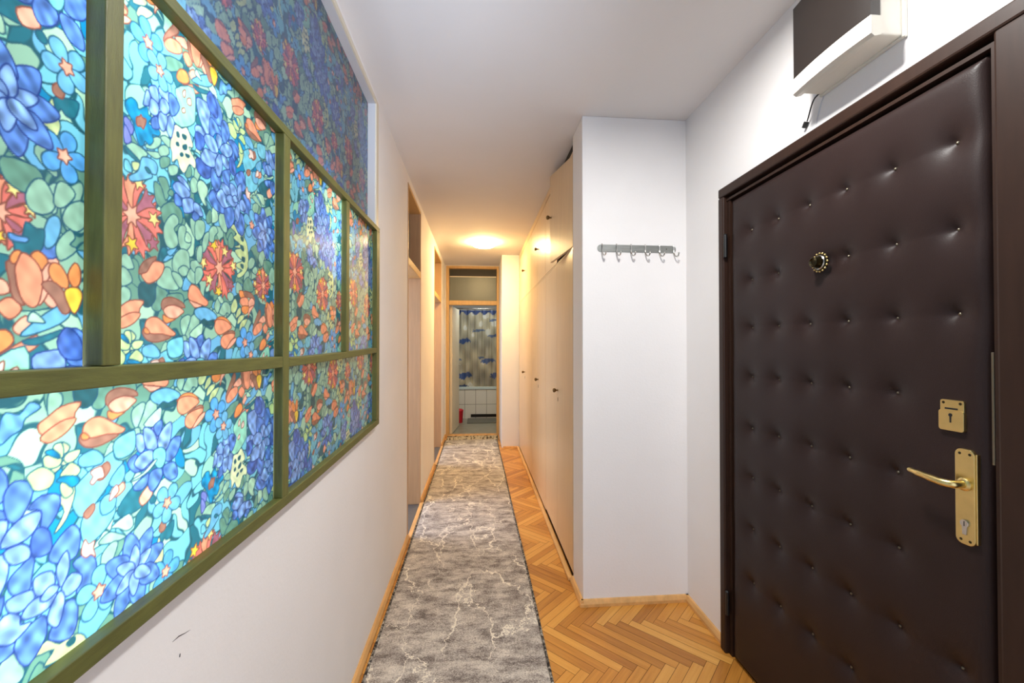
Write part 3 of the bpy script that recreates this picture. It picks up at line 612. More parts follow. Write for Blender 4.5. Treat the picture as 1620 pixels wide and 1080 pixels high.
# printed film on glass: lets light through and shines on its face
m = M['film'] = bpy.data.materials.new('printed_glass_film'); m.use_nodes = True; nt, N, L = nodes(m); N.remove(N['Principled BSDF'])
at = N.new('ShaderNodeAttribute'); at.attribute_name = 'print'
di = N.new('ShaderNodeBsdfDiffuse'); tr = N.new('ShaderNodeBsdfTranslucent'); L.new(at.outputs['Color'], di.inputs[0]); L.new(at.outputs['Color'], tr.inputs[0])
m1 = N.new('ShaderNodeMixShader'); m1.inputs[0].default_value = .5; L.new(di.outputs[0], m1.inputs[1]); L.new(tr.outputs[0], m1.inputs[2])
gl = N.new('ShaderNodeBsdfGlossy'); gl.inputs['Roughness'].default_value = .09; fr = N.new('ShaderNodeFresnel'); fr.inputs[0].default_value = 1.45
m2 = N.new('ShaderNodeMixShader'); L.new(fr.outputs[0], m2.inputs[0]); L.new(m1.outputs[0], m2.inputs[1]); L.new(gl.outputs[0], m2.inputs[2]); L.new(m2.outputs[0], N['Material Output'].inputs[0])
m = M['film_dimmed'] = M['film'].copy(); m.name = 'printed_film_dimmed_blue'; nt, N, L = nodes(m)  # same film greyed blue, painting in the unlit transom's dimness and reflected haze
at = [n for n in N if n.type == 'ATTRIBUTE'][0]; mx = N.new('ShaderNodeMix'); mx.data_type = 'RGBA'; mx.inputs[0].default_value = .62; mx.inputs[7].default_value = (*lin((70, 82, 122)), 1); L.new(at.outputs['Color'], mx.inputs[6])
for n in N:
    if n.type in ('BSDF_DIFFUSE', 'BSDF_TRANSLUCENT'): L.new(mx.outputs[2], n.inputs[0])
# shower curtain print, with silver highlights painted in, uses its own colour layer
m = M['curtain'] = mat('printed_shower_curtain', (200, 200, 200), .26, spec=.8); nt, N, L = nodes(m); at = N.new('ShaderNodeAttribute'); at.attribute_name = 'print'
L.new(at.outputs['Color'], N['Principled BSDF'].inputs['Base Color'])

# ---------------------------------------------------------------- room shell
H = 2.6
LX = -.5
# floor: herringbone blocks 0.407 x 0.044
def clip(poly, x0, x1, y0, y1):
    for ax, lim, sg in ((0, x0, 1), (0, x1, -1), (1, y0, 1), (1, y1, -1)):
        out = []
        for i in range(len(poly)):
            a, b_ = poly[i-1], poly[i]; da, db = (a[ax]-lim)*sg, (b_[ax]-lim)*sg
            if (da >= 0) != (db >= 0):
                t = da/(da-db); out.append(tuple(a[k]+(b_[k]-a[k])*t for k in range(len(a))))
            if db >= 0: out.append(b_)
        poly = out
        if len(poly) < 3: return None
    return poly
bm = bmesh.new(); uvl = bm.loops.layers.uv.new('grain'); tl = bm.loops.layers.float_color.new('tone')
bl, bw, q = .407, .0438, math.sqrt(.5)
for j in range(-4, 14):
    for i in range(-70, 80):
        for kind in (0, 1):
            if kind == 0: r = (0, bl, 0, bw)
            else: r = (bl, bl+bw, bw-bl, bw)
            ox, oy = i*bw+j*bl, i*bw-j*bl
            g = .0008; u0, v0 = random.random()*9, random.random()*9; tone = random.random()**1.1
            P = []
            for a, c in ((r[0]+g, r[2]+g), (r[1]-g, r[2]+g), (r[1]-g, r[3]-g), (r[0]+g, r[3]-g)):
                uu, vv = (a, c) if kind == 0 else (c, a)
                A, B = a+ox, c+oy
                P.append(((A+B)*q-.006, (B-A)*q+2.012+2.302, u0+uu, v0+vv))
            P = clip(P, LX, 1.13, -1.2, 6.44)
            if not P: continue
            f = bm.faces.new([bm.verts.new((p[0], p[1], 0)) for p in P])
            for lp, p in zip(f.loops, P): lp[uvl].uv = (p[2], p[3]); lp[tl] = (tone, tone, tone, 1)
for z in (-.0015,):
    f = bm.faces.new([bm.verts.new(p) for p in ((LX-.15, -1.2, z), (1.3, -1.2, z), (1.3, 6.5, z), (LX-.15, 6.5, z))]); f.material_index = 1
bmesh.ops.recalc_face_normals(bm, faces=bm.faces)
for f in bm.faces:
    if f.normal.z < 0: f.normal_flip()
me = bpy.data.meshes.new('floor'); bm.to_mesh(me); bm.free(); fl = bpy.data.objects.new('floor', me); COL.objects.link(fl); me.materials.append(M['parquet']); me.materials.append(M['joint'])
tag(fl, 'orange oak herringbone parquet floor of the hallway', None, None, 'structure')

struct('ceiling', box(-.62, 1.3, -1.2, 6.52, H, H+.1), M['ceiling'])
D1, D2 = (3.02, 3.70), (4.84, 5.74)
WIN = 2.075
struct('wall_left', boxes([(-.62, LX, -1.2, WIN, 0, .985), (-.62, LX, -1.2, WIN, 2.555, H), (-.62, LX, WIN, D1[0], 0, H), (-.62, LX, D1[0], D1[1], 2.54, H), (-.62, LX, D1[1], D2[0], 0, H),
                           (-.62, LX, D2[0], D2[1], 2.52, H), (-.62, LX, D2[1], 6.5, 0, H), (-.62, LX, -1.2, -.62, .985, 2.555)]), M['wall'])
wl = bpy.data.objects['wall_left']
obj('scuff', tube([(-.4999, 0.7344, 0.8834), (-.4999, 0.7490, 0.8827), (-.4999, 0.7642, 0.8776), (-.4999, 0.7769, 0.8745)], [.0003, .0008, .0005, .0002], 6, bm=tube([(-.4999, 0.7509, 0.8465), (-.4999, 0.7519, 0.8515)], .0009, 6)), M['dark'], wl)
DY0, DY1, DZ = .765, 1.80, 2.06
struct('wall_right', boxes([(1.13, 1.26, -1.2, DY0, 0, H), (1.13, 1.26, DY1, 2.3, 0, H), (1.13, 1.26, DY0, DY1, DZ, H)]), M['wall'])
struct('wall_end', box(.555, 1.26, 2.18, 2.405, 0, H), M['wall'], bevel=.004)
struct('wall_jut', box(.322, 1.26, 5.62, 6.5, 0, H), M['wall'], bevel=.003)
struct('wall_far', boxes([(LX, -.482, 6.4, 6.5, 0, H), (-.482, .322, 6.4, 6.5, 2.585, H)]), M['wall'])
# the rooms behind the openings
struct('wall_side_room', boxes([(-2.3, -2.2, 2.5, 6.4, -.01, H), (-2.3, -.62, 2.42, 2.5, -.01, H), (-2.3, -.62, 6.4, 6.5, -.01, H), (-2.3, -.62, 4.2, 4.28, -.01, H), (-2.3, -.62, 2.42, 6.5, H, H+.1)]), M['wall'])
struct('floor_side_room', box(-2.3, -.505, 2.42, 6.5, -.06, -.001), M['side_tile'])
struct('wall_glass_room', boxes([(-3.1, -3.0, -1, 2.4, 0, H), (-3.1, -.62, -1.1, -1, 0, H), (-3.1, -.62, 2.32, 2.42, 0, H), (-3.1, -.62, -1.1, 2.42, H, H+.1), (-3.1, -.62, -1.1, 2.42, -.1, 0)]), M['wall'])
struct('wall_bathroom', boxes([(-.75, -.65, 6.5, 8.7, 0, H), (1.3, 1.4, 6.5, 8.7, 0, H), (-.75, 1.4, 8.6, 8.7, 0, H), (-.65, LX, 6.5, 6.6, 0, H), (.322, 1.3, 6.5, 6.6, 0, H)]), M['wall'])
struct('ceiling_bathroom', box(-.75, 1.4, 6.5, 8.7, H, H+.1), M['ceiling'])
struct('floor_bathroom', box(-.65, 1.3, 6.44, 8.6, -.06, .004), M['btile'])
def skirting(name, a, b, inward, h=.034, d=.02):
    a, b, n = Vector((*a, 0)), Vector((*b, 0)), Vector((*inward, 0))
    bm = bmesh.new(); pr = [(0, 0), (d, 0), (d, h*.45), (d*.55, h), (0, h)]
    A = [bm.verts.new(a+n*u+Vector((0, 0, v))) for u, v in pr]; B = [bm.verts.new(b+n*u+Vector((0, 0, v))) for u, v in pr]
    bm.faces.new(A); bm.faces.new(B[::-1])
    for k in range(5): bm.faces.new((A[k], A[(k+1) % 5], B[(k+1) % 5], B[k]))
    struct(name, bm, M['base'])
skirting('baseboard_left', (LX, -1), (LX, D1[0]), (1, 0)); skirting('baseboard_left', (LX, D1[1]), (LX, D2[0]), (1, 0)); skirting('baseboard_left', (LX, D2[1]), (LX, 6.4), (1, 0))
skirting('baseboard_end', (.537, 2.18), (1.13, 2.18), (0, -1)); skirting('baseboard_right', (1.13, 2.18), (1.13, 1.826), (-1, 0))
skirting('baseboard_end', (.555, 2.162), (.555, 2.405), (-1, 0)); skirting('baseboard_jut', (.34, 5.62), (.53, 5.62), (0, -1), .02, .012)
struct('trim_1', box(.525, .553, 2.41, 5.60, 0, .022), M['base'], bevel=.004)
struct('trim_2', box(LX, LX+.03, D1[0]+.0, D1[1], 0, .012), M['base'], bevel=.003)
struct('trim_3', box(LX, LX+.03, D2[0], D2[1], 0, .012), M['base'], bevel=.003)
# side doorways: wooden lining, transom rail and pane
for n, (y0, y1), zt in (('door_3', D1, 2.54), ('door_4', D2, 2.52)):
    d = thing(n, None, None, (LX, (y0+y1)/2, 0), None, 'structure')
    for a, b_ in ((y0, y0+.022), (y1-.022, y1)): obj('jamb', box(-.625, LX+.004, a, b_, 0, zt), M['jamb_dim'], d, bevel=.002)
    obj('head_jamb', box(-.625, LX+.004, y0+.022, y1-.022, zt-.025, zt), M['jamb'], d, bevel=.002)
    obj('transom_rail', box(-.625, LX+.004, y0+.022, y1-.022, 1.955, 2.01), M['jamb'], d, bevel=.003)
    obj('transom_pane', box(-.60, -.594, y0+.022, y1-.022, 2.01, zt-.025), M['frost'], d)
# bathroom doorway
d = thing('door_2', None, None, (-.08, 6.4, 0), None, 'structure')
for a, b_ in ((-.482, -.436), (.288, .322)): obj('jamb', box(a, b_, 6.385, 6.505, 0, 2.588), M['jamb'], d, bevel=.003)
obj('head_jamb', box(-.436, .288, 6.385, 6.505, 2.55, 2.588), M['jamb'], d, bevel=.003)
obj('transom_rail', box(-.436, .288, 6.385, 6.505, 1.995, 2.06), M['jamb'], d, bevel=.003)
ts = obj('transom_sash', box(-.43, .283, 6.44, 6.455, 2.066, 2.425), M['frost'], d)
obj('sash_rail', box(-.43, .283, 6.435, 6.457, 2.425, 2.44), M['cream'], d)
obj('threshold', box(-.436, .288, 6.39, 6.505, 0, .012), M['base'], d, bevel=.003)
obj('upper_gap_shade', box(-.436, .288, 6.47, 6.49, 2.44, 2.55), M['gap_shade'], d)  # dark sheet stands in for the shade of the open gap above the sash
turn = Matrix.Translation((-.434, 6.51, 0)) @ Matrix.Rotation(math.radians(-6.5), 4, 'Z') @ Matrix.Translation((.434, -6.51, 0))
bm = box(-.434, -.396, 6.51, 7.19, .012, 1.985); bmesh.ops.transform(bm, matrix=turn, verts=bm.verts); lf = obj('leaf', bm, M['cream'], d, bevel=.003)
bm = tube(spline([(-.396, 7.12, 1.05), (-.352, 7.12, 1.05), (-.348, 7.10, 1.05), (-.348, 7.02, 1.045)]), .008); bmesh.ops.transform(bm, matrix=turn, verts=bm.verts); obj('handle', bm, M['chrome'], lf, smooth=True)

# ---------------------------------------------------------------- stained glass window
def sag(y): return .022*(max(0, y-1.1)/.95)**1.3
def bar(name, p, y0, y1, z0, z1, m, xa=-.4995, xb=-.475, seg=14, mitre=(0, 0)):
    """a straight slat of the green frame that follows the slight sag of the window"""
    bm = bmesh.new(); rings = []
    ns = seg if y1-y0 > .2 else 1
    for i in range(ns+1):
        y = y0+(y1-y0)*i/ns; g = sag(y)
        rings.append([bm.verts.new(c) for c in ((xa, y, z0+g), (xb, y, z0+g), (xb, y, z1+g), (xa, y, z1+g))])
    for a, c in zip(rings, rings[1:]):
        for k in range(4): bm.faces.new((a[k], a[(k+1) % 4], c[(k+1) % 4], c[k]))
    bm.faces.new(rings[0]); bm.faces.new(rings[-1][::-1])
    return obj(name, bm, m, p, bevel=.0018)
w1 = thing('window_1', 'green wooden framed window with five panes of floral stained glass', None, (LX, .9, .97), None, 'structure')
ZB, ZT = .972, 1.9165
bar('bottom_rail', w1, -.5, 2.067, ZB, ZB+.026, M['green']); bar('top_rail', w1, -.5, 2.067, ZT-.0225, ZT, M['green'])
bar('middle_rail', w1, -.5, 1.063, 1.317, 1.344, M['green']); bar('middle_rail', w1, 1.097, 2.012, 1.317, 1.340, M['green'])
bar('mullion', w1, .569, .597, 1.3445, ZT-.0227, M['greenv'], xb=-.4735); bar('mullion', w1, 1.063, 1.097, ZB+.0262, ZT-.0227, M['greenv'], xb=-.4745); bar('mullion', w1, 1.562, 1.597, 1.3402, ZT-.0227, M['greenv'], xb=-.477)
bar('stile', w1, 2.012, 2.067, ZB+.0262, ZT-.0227, M['greenv'])
tile = film_tile(np, FILM)
tile_lin = np.where(tile <= .04045, tile/12.92, ((tile+.055)/1.055)**2.4)
def pane(name, p, x, y0, y1, z0, z1, off, m, k=.0021, dz=.0014):
    """a sheet of printed film; off moves the sheet behind the opening"""
    ys = [y0]
    while ys[-1] < y1: ys.append(ys[-1]+min(.006, max(.0012, k*abs(ys[-1]))))
    ys = np.array(ys); ys = y0+(ys-y0)*(y1-y0)/(ys[-1]-y0); nz_ = max(2, int((z1-z0)/dz)); zs = np.linspace(z0, z1, nz_)
    Yg, Zg = np.meshgrid(ys, zs); g = np.vectorize(sag)(ys)[None, :]
    co = np.stack([np.full(Yg.shape, x), Yg, Zg+(g if name != 'transom_pane' else 0)], -1).reshape(-1, 3)
    u = ((Yg-off[0]) % PW)/PW*tile.shape[1]-.5; v = ((Zg-off[1]) % PH)/PH*tile.shape[0]-.5
    i0 = np.floor(u).astype(int); j0 = np.floor(v).astype(int); fu, fv = (u-i0)[..., None], (v-j0)[..., None]
    w_, h_ = tile.shape[1], tile.shape[0]
    s = lambda a, b_: tile_lin[b_ % h_, a % w_]
    c = (s(i0, j0)*(1-fu)+s(i0+1, j0)*fu)*(1-fv)+(s(i0, j0+1)*(1-fu)+s(i0+1, j0+1)*fu)*fv
    ny, n = len(ys), len(co); idx = np.arange(n).reshape(nz_, ny)
    q_ = np.stack([idx[:-1, :-1], idx[:-1, 1:], idx[1:, 1:], idx[1:, :-1]], -1).reshape(-1)
    me = bpy.data.meshes.new(name); nf = len(q_)//4
    me.vertices.add(n); me.vertices.foreach_set('co', co.astype(np.float32).ravel()); me.loops.add(len(q_)); me.loops.foreach_set('vertex_index', q_.astype(np.int32))
    me.polygons.add(nf); me.polygons.foreach_set('loop_start', np.arange(0, len(q_), 4, dtype=np.int32)); me.polygons.foreach_set('loop_total', np.full(nf, 4, dtype=np.int32))
    ca = me.color_attributes.new('print', 'FLOAT_COLOR', 'POINT'); ca.data.foreach_set('color', np.concatenate([c.reshape(-1, 3), np.ones((n, 1))], 1).astype(np.float32).ravel())
    me.update(calc_edges=True); me.materials.append(m)
    o = bpy.data.objects.new(name, me); COL.objects.link(o); o.parent = p; o.location = -Vector(parent_loc(p)); return o
GX = -.4955
pane('glass_pane', w1, GX, .20, .567, 1.344, ZT-.02, (0, 0), M['film'])
pane('glass_pane', w1, GX, .599, 1.061, 1.344, ZT-.02, (0, 0), M['film'])
pane('glass_pane', w1, GX, 1.099, 1.560, 1.341, ZT-.02, (.0, .012), M['film'], dz=.002)
pane('glass_pane', w1, GX, 1.599, 2.010, 1.341, ZT-.02, (.0, .012), M['film'], dz=.0025)
pane('glass_pane', w1, GX, .20, 1.061, ZB+.024, 1.318, (-.097, -.137), M['film'])
pane('glass_pane', w1, GX, 1.099, 2.010, ZB+.024, 1.318, (.635-PW, -.25), M['film'], dz=.002)
w2 = thing('window_2', 'transom window of dim floral stained glass above the green frame', None, (LX, .9, 1.95), None, 'structure')
pane('transom_pane', w2, -.535, -.45, WIN, 1.90, 2.555, (.06, .62), M['film_dimmed'], k=.004, dz=.004)
obj('casing', boxes([(LX-.002, LX+.006, WIN, 2.118, 1.952, 2.575)]), M['cream'], w2, bevel=.002)
obj('casing', boxes([(LX-.002, LX+.006, -.6, WIN-.002, 2.553, 2.575)]), M['cream'], w2, bevel=.002)
obj('reveal', boxes([(-.54, LX-.001, WIN-.004, WIN+.0, 1.90, 2.555), (-.54, LX-.001, -.6, WIN-.004, 2.551, 2.555)]), M['grey'], w2)

# ---------------------------------------------------------------- entry door
d1 = thing('door_1', 'dark brown padded leatherette entry door studded with metal buttons', None, (1.13, 1.29, 0), None, 'structure')
obj('casing', box(1.098, 1.16, 1.787, 1.826, 0, 2.042), M['frame'], d1, bevel=.006)
obj('casing', box(1.098, 1.16, .725, .800, 0, 2.042), M['frame'], d1, bevel=.006)
obj('casing', box(1.098, 1.16, .725, 1.826, 2.0422, 2.084), M['frame'], d1, bevel=.006)
obj('stop', boxes([(1.118, 1.22, 1.766, 1.7865, 0, 2.0195), (1.110, 1.22, .8005, .8115, 0, 2.0195), (1.114, 1.22, .8005, 1.7865, 2.020, 2.030), (1.135, 1.22, .8005, 1.7865, 2.030, 2.0415)]), M['frame'], d1)
obj('backing', box(1.215, 1.225, .74, 1.82, 0, 2.05), M['dark'], d1)
BUT = []
for cy, rows in ((1.639, range(8)), (1.487, range(8)), (1.336, (0, 2, 3, 4, 5, 6, 7)), (1.19, range(8)), (1.042, range(8)), (.895, (0, 1, 2, 6, 7))):
    for r in rows: BUT.append((cy, (1.851, 1.645, 1.445, 1.243, 1.029, .826, .616, .394)[r]))
ALLD = BUT+[(1.262, 1.64)]
LY0, LY1, LZ0, LZ1, FX = .824, 1.760, .006, 2.016, 1.112
ny, nz_ = 156, 336
ys = np.linspace(LY0, LY1, ny); zs = np.linspace(LZ0, LZ1, nz_); Yg, Zg = np.meshgrid(ys, zs)
edge = np.minimum(np.minimum(Yg-LY0, LY1-Yg), np.minimum(Zg-LZ0, LZ1-Zg))
X = FX+.022*np.exp(-edge/.010)
rg = np.random.RandomState(2)
for (cy, cz) in ALLD:
    r = np.hypot(Yg-cy, Zg-cz); X += .019*np.exp(-r/.019)+.006*np.exp(-(r/.058)**2)
# soft pulled folds between neighbouring buttons
for i, (cy, cz) in enumerate(BUT):
    for (ey, ez) in BUT:
        if 0 < cy-ey < .2 and abs(ez-cz) < .03:
            t = np.clip((Yg-ey)/(cy-ey), 0, 1); dd = np.abs(Zg-(ez+(cz-ez)*t)); X += np.where((Yg > ey) & (Yg < cy), .0012*np.exp(-dd/.012), 0)
X += .0016*np.sin(9*Yg+3*np.sin(5*Zg))*np.sin(7*Zg+1)
bm = bmesh.new(); V = [[bm.verts.new((X[j, i], ys[i], zs[j])) for i in range(ny)] for j in range(nz_)]
for j in range(nz_-1):
    for i in range(ny-1): bm.faces.new((V[j][i], V[j+1][i], V[j+1][i+1], V[j][i+1]))
rim = [V[0][i] for i in range(ny)]+[V[j][-1] for j in range(1, nz_)]+[V[-1][i] for i in range(ny-2, -1, -1)]+[V[j][0] for j in range(nz_-2, 0, -1)]
bk_ = [bm.verts.new((1.16, v.co.y, v.co.z)) for v in rim]
for k in range(len(rim)): bm.faces.new((rim[k], rim[(k+1) % len(rim)], bk_[(k+1) % len(rim)], bk_[k]))
bm.faces.new(bk_)
leaf = obj('leaf', bm, M['leather'], d1, smooth=True)
for cy, cz in BUT:
    j, i = int(np.argmin(abs(zs-cz))), int(np.argmin(abs(ys-cy)))
    obj('button', lathe([(.0005, .0042), (.0026, .0036), (.0042, .0016), (.0046, -.001)], (X[j, i]-.0005, cy, cz), '-X', 12), M['strike'], leaf, smooth=True)
for z in (.1805, 1.765):
    hg = obj('hinge', tube([(1.102, 1.776, z), (1.102, 1.776, z+.1)], .0085, 12), M['black'], d1, smooth=True)
    lathe_bm = lathe([(.0001, .006), (.006, .004), (.0085, 0)], (1.102, 1.776, z+.1), 'Z', 12); obj('finial', lathe_bm, M['black'], hg, smooth=True)
# peephole
pc = (1.108, 1.262, 1.640)
pe = obj('peephole', lathe([(.029, .0), (.029, .004), (.024, .008), (.0165, .008), (.0165, .030), (.012, .033), (.009, .028), (.0003, .025)], pc, '-X', 32), M['bronze'], leaf, smooth=True)
bm = bmesh.new()
for k in range(16):
    a = k/16*2*math.pi; bmesh.ops.create_icosphere(bm, subdivisions=2, radius=.0034, matrix=Matrix.Translation((pc[0]-.005, pc[1]+.0295*math.cos(a), pc[2]+.0295*math.sin(a))))
obj('bead_ring', bm, M['brass'], pe, smooth=True)
bm = bmesh.new(); NR = 40
ringA = []
for k in range(NR):
    a = k/NR*2*math.pi
    ringA.append([bm.verts.new((pc[0]-.009+.0024*math.cos(t), pc[1]+(.0205+.0024*math.sin(t))*math.cos(a), pc[2]+(.0205+.0024*math.sin(t))*math.sin(a))) for t in (0, 1.57, 3.14, 4.71)])
for k in range(NR):
    for t in range(4): bm.faces.new((ringA[k][t], ringA[(k+1) % NR][t], ringA[(k+1) % NR][(t+1) % 4], ringA[k][(t+1) % 4]))
obj('lens_ring', bm, M['chrome'], pe, smooth=True)
# upper lock plate
px = 1.1105
lk = obj('lock_plate', prism(roundrect(.8675, .917, 1.212, 1.243, .005), px-.003, px+.01, 'YZ'), M['brass'], leaf, bevel=.0006)
lc = obj('lock_cover', prism(roundrect(.8665, .919, 1.171, 1.219, .006), px-.0055, px+.01, 'YZ'), M['brass'], lk, bevel=.0008)
obj('keyhole', prism([(.8935+.0042*math.cos(a), 1.208+.0042*math.sin(a)) for a in [math.radians(t) for t in range(-60, 241, 25)]]+[(.8918, 1.190), (.8952, 1.190)], px-.0058, px-.0054, 'YZ'), M['dark'], lc)
obj('slot', box(px-.0034, px-.0028, .880, .907, 1.2205, 1.2245), M['dark'], lk)
for y in (.875, .910): obj('screw', lathe([(.0001, .0008), (.003, .0004), (.0034, 0)], (px-.003, y, 1.236), '-X', 12), M['bronze'], lk)
# handle plate
hp = obj('handle_plate', prism(roundrect(.8465, .886, .918, 1.135, .014), px-.005, px+.01, 'YZ'), M['brass'], leaf, bevel=.0015)
obj('plate_edge', box(px-.004, px+.01, .8425, .8462, .926, 1.127), M['brass'], hp, bevel=.0012)
lv = obj('lever', tube(spline([(px-.004, .866, 1.055), (px-.022, .866, 1.055), (px-.034, .869, 1.055), (px-.041, .885, 1.0555), (px-.042, .91, 1.058), (px-.040, .94, 1.0605), (px-.037, .962, 1.0625)], 5),
                  [.0085]*6+[.0085, .0085, .0085, .009, .009]+[.009]*5+[.0085]*5+[.0075]*5+[.006]*4+[.0045], 14), M['brass'], hp, smooth=True)
obj('collar', lathe([(.0145, 0), (.0145, .004), (.011, .007), (.009, .0075)], (px-.005, .866, 1.055), '-X', 24), M['brass'], lv, smooth=True)
cy = obj('lock_cylinder', prism([(.8655+.0088*math.cos(a), .9665+.0088*math.sin(a)) for a in [math.radians(t) for t in range(-55, 236, 15)]]+[(.8612, .944), (.8615, .941), (.8695, .941), (.8698, .944)], px-.009, px, 'YZ'), M['chrome'], hp, bevel=.0008)
obj('key_slot', box(px-.0093, px-.0088, .8648, .8662, .961, .972), M['dark'], cy)
for y, z in ((.856, 1.124), (.876, 1.124), (.857, .928), (.875, .928)): obj('screw', lathe([(.0001, .0008), (.0028, .0004), (.0032, 0)], (px-.005, y, z), '-X', 12), M['bronze'], hp)
obj('strike_plate', box(1.110, 1.135, .8130, .8180, 1.112, 1.356), M['strike'], d1, bevel=.001)

# ---------------------------------------------------------------- wardrobes
def wardrobe(y0, y1, label, ajar=False):
    X0, X1, w = .555, 1.12, thing('built_in_wardrobe', label, 'wardrobe', (.84, (y0+y1)/2, 0), 'built-in wardrobe units along the corridor')
    mid = (y0+y1)/2; t = .018
    obj('carcass', boxes([(X0+.02, X1, y0, y0+t, 0, 2.57), (X0+.02, X1, y1-t, y1, 0, 2.57), (X1-.01, X1, y0+t, y1-t, 0, 2.57), (X0+.02, X1-.01, y0+t, y1-t, 1.935, 1.953), (X0+.02, X1-.01, y0+t, y1-t, 2.535, 2.553), (X0+.02, X1-.01, y0+t, y1-t, .03, .05)]), M['veneer'], w)
    obj('plinth', box(X0+.012, X0+.0195, y0, y1, 0, .055), M['dark'], w)
    obj('shelf_edge', box(X0+.001, X0+.0195, y0, y1, 1.9395, 1.9515), M['veneer'], w)
    if ajar: (obj('top_filler', box(X0, X0+.018, y0+.5, y1, 2.545, 2.596), M['veneer'], w), obj('top_gap_shade', box(X0+.022, X0+.026, y0+.002, y0+.5, 2.48, 2.599), M['dark'], w))  # dark sheet paints the shade of the deep recess under the ceiling
    else: obj('top_filler', box(X0, X0+.018, y0, y1, 2.54, 2.598), M['veneer'], w)
    for lo, hi, up in ((.045 if ajar else .028, 1.937, False), (1.954, 2.535, True)):
        for (a, c, left) in ((y0+.003, mid-.0012, False), (mid+.0012, y1-.003, True)):
            bm = prism([(a, lo), (c, lo), (c, 2.562), (a, 2.494)], X0, X0+.019, 'YZ') if ajar and up and not left else box(X0, X0+.019, a, c, lo, hi)
            rot = Matrix.Identity(4)
            if ajar and up and not left:
                pv = Vector((X0+.019, a, 0)); rot = Matrix.Translation(pv) @ Matrix.Rotation(math.radians(5.8), 4, 'Z') @ Matrix.Translation(-pv)
            bmesh.ops.transform(bm, matrix=rot, verts=bm.verts)
            dr = obj('door', bm, M['veneer'], w, bevel=.0015)
            if (not left and up) or (not left and not up):
                kz, ky = (2.262 if up else 1.062), c-.032
                bm = lathe([(.007, 0), (.005, .010), (.012, .018), (.0155, .026), (.0125, .034), (.0003, .038)], (X0, ky, kz), '-X', 16)
                bmesh.ops.transform(bm, matrix=rot, verts=bm.verts); obj('knob', bm, M['knob'], dr, smooth=True)
                if not up: obj('keyhole', box(X0-.0012, X0+.001, ky-.004, ky+.004, .985, 1.012), M['dark'], dr)
    return w
wardrobe(2.41, 3.395, 'beige veneer built-in wardrobe beside the white wall corner, upper door ajar', True)
wardrobe(3.397, 4.29, 'beige veneer built-in wardrobe in the middle of the corridor row, all doors shut')
wardrobe(4.292, 5.60, 'widest beige veneer built-in wardrobe, beside the ceiling lamp and bathroom end')

# ---------------------------------------------------------------- things
# runner
bm = bmesh.new(); n1, n2 = 24, 150; G = []
for j in range(n2+1):
    y = -.6+(6.10+.6)*j/n2; row = []
    for i in range(n1+1):
        s = i/n1; xl, xr = -.462-.003*max(0, min(1, (y-1.7)/3)), .304-.006*(y-1.7)
        e = min(s, 1-s)*(xr-xl); z = .0085*min(1, e/.008)**.5+.0006*math.sin(9*y+4*s)+.0005*math.sin(23*s+5*y)
        row.append(bm.verts.new((xl+(xr-xl)*s+.002*math.sin(3.1*y), y, max(.001, z))))
    G.append(row)
for j in range(n2):
    for i in range(n1): bm.faces.new((G[j][i], G[j][i+1], G[j+1][i+1], G[j+1][i]))
rug = obj('runner_rug', bm, M['rug'], smooth=True); tag(rug, 'long grey marble patterned runner rug lying along the hallway floor', 'rug')
for xs_, s in ((0, -1), (n1, 1)):
    P = [rug.data.vertices[j*(n1+1)+xs_].co+Vector((s*.001, 0, .0035)) for j in range(n2+1)]
    obj('binding', tube(P, .0062, 8), M['rugedge'], rug, smooth=True)
tag(obj('doormat', box(-.455, .305, 6.115, 6.375, 0, .009), M['doormat'], bevel=.003), 'beige mat with dark motifs at the bathroom threshold behind the runner', 'mat')
# corridor lamp
LMP = (.07, 4.95, H)
lp = thing('ceiling_lamp', 'round lit dome lamp fixed on the corridor ceiling', 'lamp', LMP)
obj('base', lathe([(.115, -.0005), (.115, -.016), (.10, -.018)], LMP, 'Z', 40), M['white'], lp, smooth=True)
obj('diffuser', lathe([(.100, -.0185), (.134, -.020), (.136, -.028), (.125, -.045), (.09, -.058), (.045, -.064), (.001, -.066)], LMP, 'Z', 48), M['lamp'], lp, smooth=True)
# coat hooks
hk = thing('coat_hook_rail', 'steel coat rail with six hooks on the white end wall', 'coat rack', (.853, 2.178, 1.892))
pl = []
for cx, a0 in ((1.0505, -90), (.6545, 90)):
    for k in range(9):
        a = math.radians(a0+180*k/8); pl.append((cx+.0195*math.cos(a), 1.892+.0195*math.sin(a)))
obj('plate', prism(pl, 2.1765, 2.1798, 'XZ'), M['steel'], hk, bevel=.0006)
for k in range(6):
    x = .660+.0792*k
    P = spline([(x, 2.1758, 1.914), (x, 2.1735, 1.909), (x, 2.1735, 1.88), (x+.0005, 2.168, 1.864), (x+.002, 2.156, 1.851), (x+.005, 2.142, 1.8475), (x+.007, 2.133, 1.853), (x+.0075, 2.130, 1.863)], 5)
    bm = tube(P, .0036, 8); bmesh.ops.create_uvsphere(bm, u_segments=12, v_segments=8, radius=.0054, matrix=Matrix.Translation(P[-1])); obj('hook', bm, M['chrome'], hk, smooth=True)
obj('screw', lathe([(.0001, .001), (.0026, .0006), (.003, 0)], (1.0165, 2.1764, 1.893), '-Y', 12), M['bronze'], hk)
